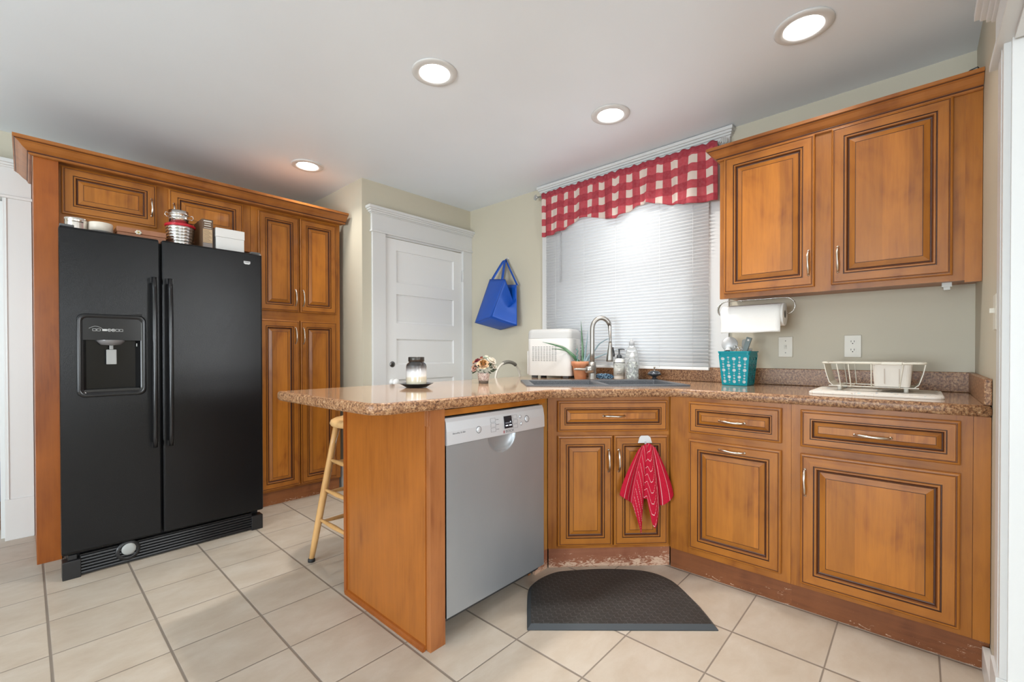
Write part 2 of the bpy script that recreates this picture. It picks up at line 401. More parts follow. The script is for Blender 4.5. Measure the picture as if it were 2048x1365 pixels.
for i in range(0, len(zs), 2): mb.box(px0, px1, 0, .035, zs[i], zs[i+1])
for a, b in pans: mb.frame(px0, px1, a, b, [(0, 0, 0, 0), (.003, -.010, 0, 0), (.016, -.013, 0, 0), (.018, -.012, 0, 0), (.022, -.012, 0, 0)])
mb.build('door_slab', DOORW, dr)
mb = MB(); mb.lathe([(0, 0), (.024, 0), (.024, .004), (.016, .008), (0, .008)], (2.003, 3.146, 1.006), 20, 0, axis=(0, -1, 0)); mb.box(2.000, 2.006, 3.1365, 3.138, .994, 1.016, 1)
mb.build('keyhole_plate', [mat('dark_pewter', (.20, .20, .20), .3, 1.), DARK], dr)
mb = MB(); mb.lathe([(0, 0), (.030, 0), (.030, .006), (.012, .010), (.012, .035), (.028, .045), (.032, .060), (.022, .072), (0, .074)], (2.003, 3.146, .86), 24, 0, axis=(0, -1, 0))
o = mb.build('door_knob', mat('white_porcelain', (.85, .85, .84), .15), dr)
for z in (1.81, .22):
    mb = MB(); mb.cyl((2.754, 3.132, z-.055), (2.754, 3.132, z+.055), .006, 10); mb.box(2.735, 2.752, 3.143, 3.147, z-.05, z+.05)
    mb.build('hinge', WHITE, dr)
# right opening: jamb liner, side casing, header with crown cap
mb = MB(); mb.box(OX-.02, OX, RY-.16, RY+.004, 0, OZ); mb.box(OX-.035, OX-.02, RY-.11, RY-.055, 0, OZ-.02); mb.box(-1.3, OX-.036, RY-.15, RY+.002, OZ-.012, OZ-.0005)
struct('trim_5', mb, WHITE)
mb = MB(); mb.box(OX, 1.92, RY, -.167, .20, OZ+.01); mb.box(OX-.002, 1.93, RY, -.160, 0, .20); mb.box(OX+.03, OX+.036, -.168, -.1655, .2, OZ)
struct('trim_6', mb, WHITE, bevel=.002)
mb = MB(); mb.box(-1.4, 1.95, RY, -.164, OZ+.005, 2.09); mb.box(-1.4, 1.962, RY, -.152, OZ+.0, OZ+.018)
for i, (o_, z0, z1) in enumerate(((.008, 2.088, 2.10), (.018, 2.098, 2.115), (.030, 2.113, 2.128), (.042, 2.126, 2.15))):
    mb.box(-1.4, 1.955+o_, RY, -.164+o_, z0, z1)
struct('trim_7', mb, WHITE, bevel=.002)
# left doorway casing (deep boxed casing standing in front of the back wall)
mb = MB(); mb.box(-.085, .031, 3.94, BY, 0, 2.02); mb.box(-.075, -.068, 3.936, 3.94, .2, 2.02); mb.box(-.088, .031, 3.93, 3.95, 0, .24)
mb.box(-.105, -.085, 4.0, BY+.12, 0, 2.0)
struct('trim_8', mb, WHITE, bevel=.002)
mb = MB(); mb.box(-1.2, .031, 3.938, BY, 2.02, 2.19); mb.box(-1.2, .036, 3.926, BY, 2.008, 2.024)
for o_, z0, z1 in ((.008, 2.188, 2.20), (.022, 2.198, 2.212), (.036, 2.21, 2.232)): mb.box(-1.2, .031, 3.938-o_, BY, z0, z1)
struct('trim_9', mb, WHITE, bevel=.002)
mb = MB(); mb.box(-1.12, -1.0, 3.94, BY, 0, 2.02); struct('trim_10', mb, WHITE)
# baseboards
mb = MB(); mb.box(JX-.018, JX, DY, BY, 0, .19); struct('baseboard_jog', mb, WHITE, bevel=.004)
mb = MB(); mb.box(JX-.018, 1.815, DY-.018, DY, 0, .19); struct('baseboard_door', mb, WHITE, bevel=.004)
mb = MB(); mb.box(1.93, 2.222, RY, -.165, 0, .085); struct('baseboard_right', mb, WHITE, bevel=.003)

# window ------------------------------------------------------------
win = thing('window_1', 'white framed double-hung window behind the blind', 'window', (WX, 1.57, wz0)); win['kind'] = 'structure'
mb = MB(); cx = WX-.02
mb.box(cx, WX, .841, .975, 1.006, 2.30).box(cx, WX, 2.165, 2.262, 1.006, 2.30)
mb.box(cx-.004, WX, .835, 2.266, 2.28, 2.385)
for o_, z0, z1 in ((.006, 2.383, 2.393), (.018, 2.391, 2.405), (.030, 2.403, 2.418), (.040, 2.416, 2.436)): mb.box(cx-o_, WX, .835-o_*.6, 2.266+o_*.6, z0, z1)
mb.box(cx-.002, WX+.02, .95, 2.19, 1.006, 1.03)
mb.build('casing', WHITE, win, bevel=.0015)
mb = MB()
for (x, z0, z1) in ((WX+.075, 1.635, 2.295), (WX+.035, 1.025, 1.675)):
    mb.box(x, x+.035, wy0, wy0+.045, z0, z1).box(x, x+.035, wy1-.045, wy1, z0, z1).box(x, x+.035, wy0, wy1, z0, z0+.045).box(x, x+.035, wy0, wy1, z1-.045, z1)
mb.build('sash', WHITE, win)
GLASS = mat('window_glass', (1, 1, 1), .0, trans=1., ior=1.01)
mb = MB(); mb.box(WX+.09, WX+.094, wy0+.04, wy1-.04, 1.67, 2.26).box(WX+.05, WX+.054, wy0+.04, wy1-.04, 1.06, 1.64)
mb.build('pane', GLASS, win)

# blind ------------------------------------------------------------
BLM = bpy.data.materials.new('translucent_blind_slat'); BLM.use_nodes = True; _t = BLM.node_tree
_p = _t.nodes['Principled BSDF']; _p.inputs['Base Color'].default_value = (.86, .87, .88, 1); _p.inputs['Roughness'].default_value = .4
_tr = _t.nodes.new('ShaderNodeBsdfTranslucent'); _tr.inputs[0].default_value = (.85, .87, .90, 1); _mx = _t.nodes.new('ShaderNodeMixShader'); _mx.inputs[0].default_value = .12
_t.links.new(_p.outputs[0], _mx.inputs[1]); _t.links.new(_tr.outputs[0], _mx.inputs[2]); _t.links.new(_mx.outputs[0], _t.nodes['Material Output'].inputs[0])
BX = 2.806; by0, by1 = .940, 2.196
bl = thing('window_blind', 'closed white horizontal mini blind covering the window', 'blind', (BX, 1.57, .99))
mb = MB(); z = 1.022; tl = math.radians(56)
while z < 2.33:
    ps = []
    for k in range(5):
        t = (k/4-.5)*.026; bow = .0022*(1-(2*k/4-1)**2)
        ps.append((BX - t*math.cos(tl)*1 - bow*math.sin(tl), z + t*math.sin(tl)*1 - bow*math.cos(tl)*-1))
    vs = [(p[0], yy, p[1]) for yy in (by0+.004, by1-.004) for p in ps]
    mb.add(vs, [(i, i+1, i+6, i+5) for i in range(4)], 0, True); z += .0212
mb.build('slats', BLM, bl, solid=.0006)
mb = MB(); mb.box(BX-.014, BX+.014, by0, by1, .990, 1.008); mb.build('bottom_rail', mat('blind_rail', (.80, .80, .79), .4), bl, bevel=.003)
mb = MB(); mb.box(BX-.014, BX+.018, by0, by1, 2.33, 2.362); mb.build('head_rail', WHITE, bl, bevel=.002)
for y in (1.035, 1.25, 1.57, 1.83, 2.09):
    mb = MB(); mb.tube([(BX-.0145, y, 1.0), (BX-.0145, y, 2.34)], .0008, 5); mb.build('cord', mat('blind_cord', (.8, .8, .8), .6) if y == 1.035 else bpy.data.materials['blind_cord'], bl)
mb = MB(); mb.tube([(2.784, 2.042, 2.34), (2.782, 2.042, 1.64)], .0035, 6); mb.build('tilt_wand', mat('grey_wand', (.42, .43, .45), .3), bl)

# valance ------------------------------------------------------------
def checkmat():
    m = mat('buffalo_check_cotton', (.8, .7, .65), .85, spec=.2); n = N(m)
    tc = n.new('ShaderNodeTexCoord'); s = n.new('ShaderNodeSeparateXYZ'); n.link(tc.outputs['UV'], s.inputs[0])
    a = n.math('GREATER_THAN', n.math('FRACT', n.math('DIVIDE', s.outputs[0], .105)), .47)
    b = n.math('GREATER_THAN', n.math('FRACT', n.math('ADD', n.math('DIVIDE', s.outputs[1], .102), .55)), .50)
    sm_ = n.math('ADD', a, b); wv = n.noise(n.coord((1, 1, 1)), 60, 3)
    c = n.ramp(n.math('DIVIDE', sm_, 2), [(.0, (.74, .64, .56)), (.25, (.50, .045, .065)), (.75, (.36, .012, .032))], 'CONSTANT')
    top = n.math('LESS_THAN', s.outputs[1], .034); c = n.mix(top, c, (.34, .010, .032))
    n.color(n.mix(n.math('MULTIPLY', wv, .2), c, (.8, .5, .5)))
    tr = n.new('ShaderNodeBsdfTranslucent'); n.link(c, tr.inputs[0]); mx = n.new('ShaderNodeMixShader'); mx.inputs[0].default_value = .15
    n.link(n.p.outputs[0], mx.inputs[1]); n.link(tr.outputs[0], mx.inputs[2]); n.link(mx.outputs[0], n.t.nodes['Material Output'].inputs[0]); return m
def interp(tab, x):
    if x <= tab[0][0]: return tab[0][1]
    for (a, b), (c, d) in zip(tab, tab[1:]):
        if x <= c:
            t = (x-a)/(c-a); t = t*t*(3-2*t)*.5+t*.5; return b+(d-b)*t
    return tab[-1][1]
hem = [(0, 2.022), (.09, 2.020), (.17, 2.038), (.245, 2.088), (.31, 2.092), (.39, 2.072), (.455, 2.040), (.50, 2.034), (.56, 2.060), (.615, 2.088), (.68, 2.085), (.80, 2.040), (.90, 2.016), (1, 2.012)]
vy0, vy1 = 2.212, .884
def vfold(u, v):
    g = .5+.5*v
    return (.010*math.sin(u*2*PI*13+1.2*math.sin(u*9))+.014*math.sin(u*2*PI*5.3+.6))*(.25+.9*v)
def vpt(u, v):
    zt = 2.352+.004*math.sin(u*150)+.003*math.sin(u*97+1); zb = interp(hem, u)
    ztop = zt+.005
    z = ztop+(zb-.007-ztop)*v
    y = vy0+(vy1-vy0)*u + .008*math.sin(u*2*PI*6)*v
    x = 2.768+vfold(u, v)-.006*v + (.0025*math.sin(u*260) if v < .1 else 0)
    if v < .085: x -= .006*math.sin(v/.085*PI)
    return (x, y, z)
val = thing('window_valance', 'red and white buffalo check valance gathered on the curtain rod', 'curtain', (2.77, 1.55, 2.01))
mb = MB(); L = (vy0-vy1)*1.0
mb.grid(vpt, 260, 34, uvs=lambda u, v: (u*L+.010*math.sin(u*2*PI*5.3), (2.357-interp(hem, u))*v + .0))
mb.build('cloth', checkmat(), val, solid=.0012)
rod = thing('curtain_rod', 'slim white rod with leaf-shaped silver finials above the window', 'curtain rod', (2.80, 1.57, 2.36))
mb = MB(); mb.tube([(2.776, 2.255, 2.342), (2.776, .868, 2.342)], .005, 8); mb.build('rod', mat('satin_nickel_rod', (.6, .6, .58), .35, 1.), rod)
FIN = mat('silver_finial', (.55, .56, .55), .3, .8)
for y, s_ in ((2.262, 1), (.868, -1)):
    mb = MB()
    for k, a in enumerate((-.5, 0, .5)):
        c = Vector((2.776, y+s_*(.008+.008*k), 2.342))
        mb.prism([(c.y-.004, c.z-.018), (c.y+s_*.012, c.z-.010), (c.y+s_*.012, c.z+.012), (c.y-.002, c.z+.024), (c.y-s_*.007, c.z+.010)], c.x-.010+.004*k, c.x-.004+.006*k, 0, 'x')
    mb.lathe([(0, 0), (.009, .002), (.009, .008), (0, .010)], (2.776, y-s_*.004, 2.342), 12, 0, axis=(0, s_, 0))
    mb.build('finial', FIN, rod)
    mb = MB(); mb.box(2.776, WX-.024, y-s_*.02-.004, y-s_*.02+.004, 2.336, 2.342); mb.build('bracket', FIN, rod)

# ------------------------------------------------------------------ recessed lights
EM = mat('lamp_lens', (1, 1, 1), .3, emit=(1, .98, .95), es=14)
def downlight(x, y, label, glow, tilt=0):
    t = thing('recessed_light', label, 'ceiling light', (x, y, CZ), 0, 'recessed lights in the kitchen ceiling')
    mb = MB(); R = .107
    mb.lathe([(R, -.001), (R, -.004), (R-.006, -.007), (.075, -.009), (.072, -.006), (.064, -.001)], (x, y, CZ), 40)
    mb.build('trim_ring', WHITE, t)
    mb = MB(); mb.lathe([(0, -.0035), (.060, -.0035), (.065, -.002)], (x, y, CZ), 36); mb.build('lens', EM, t)
    l = bpy.data.lights.new('bulb', 'AREA'); l.shape = 'DISK'; l.size = .12; l.energy = glow; l.color = (1, .95, .89); l.spread = math.radians(125)
    o = bpy.data.objects.new('bulb', l); o.parent = t; o.location = (0, 0, -.012); COL.objects.link(o)
downlight(2.169, .356, 'round recessed ceiling light nearest the right wall, largest in view', 1.8)
downlight(1.329, 1.714, 'round recessed ceiling light over the peninsula, in front of the fridge', 10)
downlight(2.231, 1.287, 'round recessed ceiling light above the sink beside the window valance', 7)
downlight(1.369, 3.230, 'round recessed ceiling light above the tall pantry doors', 3)

# ------------------------------------------------------------------ cabinet fronts
def raised(x0, x1, z0, z1, M, name, parent, k=1.0, th=.020, fr=None):
    """a glazed raised-panel front facing local -y, its back on y = 0"""
    mb = MB(M); a = th; V, H, G, G2, P = 0, 1, 2, 3, 4
    fr = fr or .046*k
    rings = [(0, 0, V, H), (0, a-.006, V, H), (.003, a-.003, V, H), (.008, a-.002, V, H), (.009, a-.0045, G2, G2), (.0115, a-.0045, G2, G2), (.0135, a, V, H),
             (fr, a, V, H), (fr+.001*k, a-.004, G, G), (fr+.004*k, a-.004, G, G), (fr+.006*k, a+.001, V, H), (fr+.011*k, a+.001, V, H), (fr+.0145*k, a-.004, G2, G2),
             (fr+.017*k, a-.009, G, G), (fr+.0215*k, a-.010, G, G), (fr+.0225*k, a-.0075, V, H), (fr+.043*k, a-.0015, V, H),
             (fr+.0435*k, a-.0025, G, G), (fr+.0452*k, a-.0025, G, G), (fr+.0455*k, a-.0010, P, P)]
    rings = [(i, h, v, hh) for i, h, v, hh in rings]
    mb.frame(x0, x1, z0, z1, rings)
    mb.add([(x0, 0, z0), (x1, 0, z0), (x1, 0, z1), (x0, 0, z1)], [(0, 1, 2, 3)], 0)
    return mb.build(name, [W_V, W_H, GL, GL2, W_P], parent)
def pull(M, p, vert, parent, L_=.108, out=.020):
    """slim bowed bar pull; p = centre on the door face, local coordinates"""
    mb = MB(M); n = 14; pts = []; rr = []
    for i in range(n+1):
        t = i/n; s_ = (t-.5)*L_; b = math.sin(t*PI)**.55*.024+.001
        wv = .0009*math.sin(t*2*PI)
        pts.append((p[0]+wv, p[1]-b, p[2]+s_) if vert else (p[0]+s_, p[1]-b, p[2]+wv)); rr.append(.0042+.0014*math.sin(t*PI*2)**2)
    mb.tube(pts, rr, 8)
    for e in (-.5, .5):
        q = (p[0], p[1]-.001, p[2]+e*L_) if vert else (p[0]+e*L_, p[1]-.001, p[2])
        mb.lathe([(0, 0), (.006, 0), (.005, .004), (0, .005)], q, 10, 0, axis=(0, -1, 0))
    return mb.build('handle', NICKEL, parent)

def sweep(mb, prof, path, mats=None):
    """prof: (out, z); path: plan points, outward = right-hand side of travel; mitred"""
    n = len(path); P = [Vector((p[0], p[1])) for p in path]; nr = []
    for i in range(n-1):
        d = (P[i+1]-P[i]).normalized(); nr.append(Vector((d.y, -d.x)))
    vs = []
    for i in range(n):
        if i == 0: m_ = nr[0]
        elif i == n-1: m_ = nr[-1]
        else: b = nr[i-1]+nr[i]; m_ = b/(b.dot(nr[i]))
        for (o_, z) in prof: q = P[i]+m_*o_; vs.append((q.x, q.y, z))
    k = len(prof); fs = []; ms = []
    for i in range(n-1):
        for j in range(k):
            jj = (j+1) % k; fs.append((i*k+j, (i+1)*k+j, (i+1)*k+jj, i*k+jj)); ms.append(mats[j] if mats else 0)
    fs.append(tuple(range(k))); fs.append(tuple((n-1)*k+i for i in range(k))[::-1]); ms += [0, 0]
    mb.add(vs, fs, ms)
CPROF = [(0, 0), (.008, 0), (.012, .004), (.012, .010), (.015, .012), (.015, .016), (.020, .020), (.028, .028), (.040, .045), (.048, .052), (.051, .055), (.055, .057), (.055, .072), (0, .072)]
CMATS = [0, 0, 0, 1, 1, 0, 0, 0, 0, 1, 0, 0, 0, 0]

# ---- tall panel, over-fridge cabinet, pantry, crown
FY = 3.43   # face frame plane
mb = MB(); mb.box(.033, .125, 3.37, BY-.001, 0, 2.12)
tag(mb.build('side_panel', W_TALL, bevel=.0015), 'tall reddish brown wooden panel enclosing the left side of the fridge', 'cabinet panel')
cab = thing('wall_cabinet', 'low two-door wooden cabinet above the black fridge', 'cabinet', (.59, FY, 1.80))
mb = MB(); mb.box(.126, 1.058, FY+.001, BY-.001, 1.812, 2.13); mb.build('carcass', W_BOX, cab)
mb = MB(); mb.box(.126, .150, FY-.004, FY+.018, 1.80, 2.13).box(.53, .61, FY-.004, FY+.018, 1.80, 2.13).box(1.0, 1.058, FY-.004, FY+.018, 1.80, 2.13)
mb.box(.15, 1.0, FY-.0034, FY+.018, 1.80, 1.862, 1).box(.15, 1.0, FY-.0034, FY+.018, 2.10, 2.13, 1)
mb.build('face_frame', [W_V, W_H], cab)
M = frame_M((0, FY-.004, 0), 0)
d = raised(.137, .543, 1.856, 2.112, M, 'door', cab, .95); pull(M, (.518, -.020, 1.974), True, cab and d, .10)
d = raised(.601, 1.010, 1.856, 2.112, M, 'door', cab, .95); pull(M, (.626, -.020, 1.974), True, d, .10)
pan = thing('pantry_cabinet', 'tall four-door wooden pantry cabinet between the fridge and the wall', 'cabinet', (1.38, FY, 0))
mb = MB(); mb.box(1.060, 1.700, FY+.001, BY-.001, .10, 2.13); mb.build('carcass', W_BOX, pan)
mb = MB(); mb.box(1.060, 1.112, FY-.004, FY+.018, .10, 2.13).box(1.655, 1.702, FY-.004, FY+.018, .10, 2.13)
mb.box(1.112, 1.655, FY-.0034, FY+.018, .10, .14, 1).box(1.112, 1.655, FY-.0034, FY+.018, 1.32, 1.415, 1).box(1.112, 1.655, FY-.0034, FY+.018, 2.09, 2.13, 1)
mb.build('face_frame', [W_V, W_H], pan)
for (a, b, c, e, hx, hz) in ((1.103, 1.381, 1.402, 2.103, 1.352, 1.508), (1.388, 1.667, 1.402, 2.103, 1.408, 1.508), (1.103, 1.381, .117, 1.338, 1.352, 1.226), (1.388, 1.667, .117, 1.338, 1.408, 1.226)):
    d = raised(a, b, c, e, M, 'door', pan, .95); pull(M, (hx, -.020, hz), True, d, .115)
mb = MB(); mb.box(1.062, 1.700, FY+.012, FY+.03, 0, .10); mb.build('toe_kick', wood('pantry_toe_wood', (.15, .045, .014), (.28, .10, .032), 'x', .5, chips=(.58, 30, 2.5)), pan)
mb = MB(); sweep(mb, [(o_*1.25+.002, z*1.05+2.115) for o_, z in CPROF], [(.033, BY-.001), (.033, 3.3675), (JX-.03, 3.3675)], CMATS)
# crown closes back to the cabinets
mb.box(.1255, 1.713, 3.369, FY-.0045, 2.12, 2.185)
tag(mb.build('crown_molding', [CROWN, GL]), 'long wooden crown molding along the top of fridge cabinet and pantry', 'molding')

# ---- upper right cabinet
FX = 2.57
uc = thing('wall_cabinet', 'large two-door wooden wall cabinet to the right of the window', 'cabinet', (FX, .805, 1.39), -PI/2)
Mu = frame_M((FX, .805, 0), -PI/2)      # local x = -Y world, local y = +X world
W_ = .805+.1835
mb = MB(Mu); mb.box(0, W_, .001, WX-FX-.001, 1.405, 2.15); mb.build('carcass', W_BOX, uc)
mb = MB(Mu); mb.box(0, .035, -.004, .018, 1.39, 2.15).box(.425, .51, -.004, .018, 1.39, 2.15).box(.895, .94, -.004, .018, 1.39, 2.15)
mb.box(.035, .895, -.0034, .018, 1.3908, 1.425, 1).box(.035, .895, -.0034, .018, 2.12, 2.15, 1)
mb.build('face_frame', [W_V, W_H], uc)
mb = MB(Mu); mb.box(.94, W_, -.006, .018, 1.382, 2.15); mb.build('filler_strip', W_V, uc)
Md = frame_M((FX-.004, .805, 0), -PI/2)
d = raised(.025, .434, 1.415, 2.142, Md, 'door', uc, 1.0); pull(Md, (.411, -.020, 1.530), True, d, .115)
d = raised(.499, .905, 1.415, 2.142, Md, 'door', uc, 1.0); pull(Md, (.526, -.020, 1.530), True, d, .115)
mb = MB(); sweep(mb, [(o_*1.0, z*.92+2.138) for o_, z in CPROF], [(WX-.001, .806), (FX-.006, .806), (FX-.006, -.1835)][::1], CMATS)
# path runs so the outside is on the left: flip by mirroring outwards
mb = MB()
path = [(FX-.005, -.1835), (FX-.005, .806), (WX-.03, .806)]
sweep(mb, [(-o_, z*.92+2.138) for o_, z in CPROF], path, CMATS)
mb.build('crown_molding', [CROWN, GL], uc)
mb = MB(); mb.box(2.60, 2.64, -.10, -.07, 1.372, 1.39).box(2.606, 2.634, -.095, -.075, 1.36, 1.374); mb.build('mounting_clip', mat('clear_grey_plastic', (.55, .55, .52), .3), uc)

# ---- base cabinets (right)
BXF = 2.225; CT = lambda x: .917+.0125*max(0, 2.2-x); TOPZ = .8765
def base(name, label, ya, yb, fillers, fronts):
    t = thing(name, label, 'cabinet', (BXF, ya, 0), -PI/2, None); Mb = frame_M((BXF, ya, 0), -PI/2); Wd = ya-yb
    mb = MB(Mb); mb.box(0, Wd, .002, WX-BXF-.03, .10, TOPZ); mb.build('carcass', W_BOX, t)
    mb = MB(Mb)
    for b in fillers: mb.box(*b)
    mb.build('face_frame', [W_V, W_H], t)
    Mf = frame_M((BXF-.004, ya, 0), -PI/2)
    for (nm, x0, x1, z0, z1, hx, hz, vert, k) in fronts:
        d = raised(x0, x1, z0, z1, Mf, nm, t, .66 if nm == 'drawer' else k, fr=.034 if nm == 'drawer' else None); pull(Mf, (hx, -.020, hz), vert, d)
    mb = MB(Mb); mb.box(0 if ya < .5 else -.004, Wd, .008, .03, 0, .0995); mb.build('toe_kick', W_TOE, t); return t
ya, yb = .934, .403; Wd = ya-yb
base('base_cabinet', 'narrower wooden base cabinet with a horizontal door pull, next to the corner sink cabinet', ya, yb,
     [(0, .106, -.004, .018, .10, TOPZ), (Wd-.044, Wd-.001, -.004, .018, .10, TOPZ), (.106, Wd-.044, -.0034, .018, .10, .145, 1), (.106, Wd-.044, -.0034, .018, .66, .715, 1), (.106, Wd-.044, -.0034, .018, .845, TOPZ, 1)],
     [('drawer', .097, .496, .704, .857, .297, .776, False, .80), ('door', .097, .496, .134, .672, .297, .641, False, .95)])
ya, yb = .403, -.1835; Wd = ya-yb
base('base_cabinet', 'wide wooden base cabinet with one drawer and one large door, at the right wall', ya, yb,
     [(0, .046, -.004, .018, .10, TOPZ), (.50, .543, -.004, .018, .10, TOPZ), (.5445, Wd, -.006, .018, .10, TOPZ), (.046, .50, -.0034, .018, .10, .135, 1), (.046, .50, -.0034, .018, .66, .715, 1), (.046, .50, -.0034, .018, .845, TOPZ, 1)],
     [('drawer', .035, .513, .702, .857, .272, .774, False, .85), ('door', .035, .513, .122, .672, .053, .554, True, 1.0)])
# ---- corner sink base at 45 degrees
S2 = math.sqrt(.5)
DL = Vector((1.790, 1.391, 0)); Mc = frame_M(DL, -PI/4)
sb = thing('sink_cabinet', 'corner wooden sink cabinet with wide drawer front and two doors', 'cabinet', DL, -PI/4)
mb = MB(); mb.prism([(1.792, 1.393), (2.235, .95), (WX-.03, .95), (WX-.03, 1.96), (1.792, 1.96)], .10, .70); mb.build('carcass', W_BOX, sb)
mb = MB(Mc); mb.box(.000, .055, -.004, .015, .10, TOPZ).box(.60, .634, -.004, .015, .10, TOPZ).box(.055, .60, -.0034, .015, .10, .13, 1).box(.055, .60, -.0034, .015, .66, .71, 1).box(.055, .60, -.0034, .015, .842, TOPZ, 1).box(.315, .350, -.0045, .015, .13, .66)
mb.build('face_frame', [W_V, W_H], sb)
Mf = Mc @ Matrix.Translation((0, -.004, 0))
d = raised(.048, .612, .698, .855, Mf, 'drawer', sb, .66, fr=.034); pull(Mf, (.334, -.020, .778), False, d)
d = raised(.048, .328, .117, .677, Mf, 'door', sb, .88); pull(Mf, (.306, -.020, .552), True, d)
d = raised(.336, .614, .117, .677, Mf, 'door', sb, .88); pull(Mf, (.358, -.020, .552), True, d)
mb = MB(Mc); mb.box(.004, .632, .004, .02, 0, .10); mb.build('toe_kick', W_TOEP, sb)
# ---- peninsula (dishwasher housing)
pn = thing('peninsula_cabinet', 'wooden peninsula end unit housing the dishwasher under the overhanging countertop', 'cabinet', (1.35, 1.6, 0))
mb = MB(); mb.box(.985, 1.010, 1.335, 1.94, .003, .8915); mb.build('end_panel', W_END, pn, bevel=.001)
mb = MB(); mb.prism([(.973, 0), (.985, 0), (.985, .022), (.979, .018), (.974, .010)], 1.335, 1.925, 0, 'y'); mb.build('base_trim', W_TALL, pn)
mb = MB(); mb.box(.978, .985, 1.918, 1.94, .0, .8915); mb.build('corner_trim', W_TALL, pn)
mb = MB(); mb.box(.991, 1.061, 1.312, 1.335, 0, .8905); mb.box(.985, .9908, 1.316, 1.335, .83, .8905); mb.build('front_post', wood('post_wood', (.20, .058, .016), (.36, .13, .04), 'z'), pn, bevel=.001)
mb = MB(); mb.box(1.0612, 1.675, 1.318, 1.338, .860, .8832); mb.build('top_rail', W_H, pn)
mb = MB(); mb.box(1.668, 1.786, 1.392, 1.41, .10, .8815); mb.box(1.670, 1.69, 1.35, 1.391, .10, .8815); mb.build('filler_strip', wood('filler_wood', (.30, .10, .02), (.56, .27, .07), 'z'), pn)
mb = MB(); mb.box(1.690, 1.789, 1.394, 1.41, 0, .10); mb.build('toe_kick', W_TOEP, pn)
mb = MB(); mb.box(1.010, 1.789, 1.92, 1.94, .003, .881); mb.build('back_panel', W_END, pn)
mb = MB(); mb.box(1.66, 1.675, 1.41, 1.92, .003, .881); mb.build('divider_panel', W_BOX, pn)

# ------------------------------------------------------------------ countertop
def arc(c, r, a0, a1, n=8): return [(c[0]+r*math.cos(a0+(a1-a0)*i/n), c[1]+r*math.sin(a0+(a1-a0)*i/n)) for i in range(n+1)]
front = arc((.745+.07, 1.28+.07), .07, PI, 1.5*PI, 8)
x = .95
while x < 1.58: front.append((x, 1.28)); x += .12
front += [(1.60, 1.282), (1.645, 1.292), (1.70, 1.286)]
front = front[:-3] + [(1.60, 1.28), (1.645, 1.283), (1.685, 1.272)]
front += [(1.80, 1.188), (1.93, 1.094), (2.06, .998), (2.165, .922)]
front += [(2.192, .894), (2.200, .86)]
y = .75
while y > -.1: front.append((2.200, y)); y -= .2
front.append((2.200, -.1838))
back = [(2.859, -.1838), (2.859, .4), (2.859, 1.0), (2.859, 1.6), (2.859, 2.26), (2.30, 2.25), (1.9, 2.20), (1.42, 2.135), (1.0, 2.08), (.73, 2.035), (.727, 2.0), (.735, 1.6)]
outline = front+back
nf = len(front)
def inset(poly, d):
    n = len(poly); out = []
    for i in range(n):
        a, b, c = Vector(poly[i-1]), Vector(poly[i]), Vector(poly[(i+1) % n])
        d1 = (b-a).normalized(); d2 = (c-b).normalized(); n1 = Vector((-d1.y, d1.x)); n2 = Vector((-d2.y, d2.x))
        m_ = (n1+n2); m_ = m_/max(.3, m_.dot(n1)); q = b+m_*d; out.append((q.x, q.y))
    return out
ctop = thing('countertop', 'L-shaped brown granite-look laminate countertop running from peninsula past the sink', 'countertop', (1.8, 1.0, .88))
# basin opening (same corner as the sink thing below)
SO = Vector((1.771, 1.517)); SR = Vector((S2, -S2)); SDp = Vector((S2, S2)); SW, SD_ = .875, .50
def sk(a, b): q = SO+SR*a+SDp*b; return (q.x, q.y)
mb = MB(); th = .040
prof = [(.012, 0), (.005, -.002), (.0012, -.007), (0, -.014), (0, -.028), (.003, -.036), (.008, -th)]
rings_ = []
for ins, dz in prof: rings_.append([(p[0], p[1], CT(p[0])+dz) for p in inset(outline, ins)])
n = len(outline); allv = [v for r_ in rings_ for v in r_]
fs = []
for k in range(len(prof)-1):
    for i in range(n):
        j = (i+1) % n; fs.append((k*n+i, k*n+j, (k+1)*n+j, (k+1)*n+i))
mb.add(allv, fs, 1, True)
# top surface with a rectangular cut-out for the sink, made by triangulated fill
def fill(loop, hole, zf, mb, mi):
    bm = bmesh.new(); es = []
    for lp in (loop, hole):
        vs = [bm.verts.new((p[0], p[1], 0)) for p in lp]
        es += [bm.edges.new((vs[i], vs[(i+1) % len(vs)])) for i in range(len(vs))]
    bmesh.ops.triangle_fill(bm, use_beauty=True, use_dissolve=False, edges=es)
    bmesh.ops.recalc_face_normals(bm, faces=bm.faces)
    bm.verts.index_update()
    mb.add([(v.co.x, v.co.y, zf(v.co.x)) for v in bm.verts], [tuple(v.index for v in f.verts) for f in bm.faces], mi); bm.free()
hole = [sk(.02, .02), sk(SW-.02, .02), sk(SW-.02, SD_-.07), sk(.02, SD_-.07)]
fill(inset(outline, .012), hole, CT, mb, 0)
fill(inset(outline, .008), hole, lambda x: CT(x)-th, mb, 0)
mb.build('counter_slab', [GRAN, GRANE], ctop)
mb = MB(); mb.box(2.841, 2.8595, -.1838, 2.08, .9175, 1.008); mb.build('backsplash', GRANE, ctop, bevel=.003)
mb = MB(); mb.box(2.203, 2.8405, -.1838, -.1645, .9175, 1.008); mb.build('side_splash', GRANE, ctop, bevel=.003)

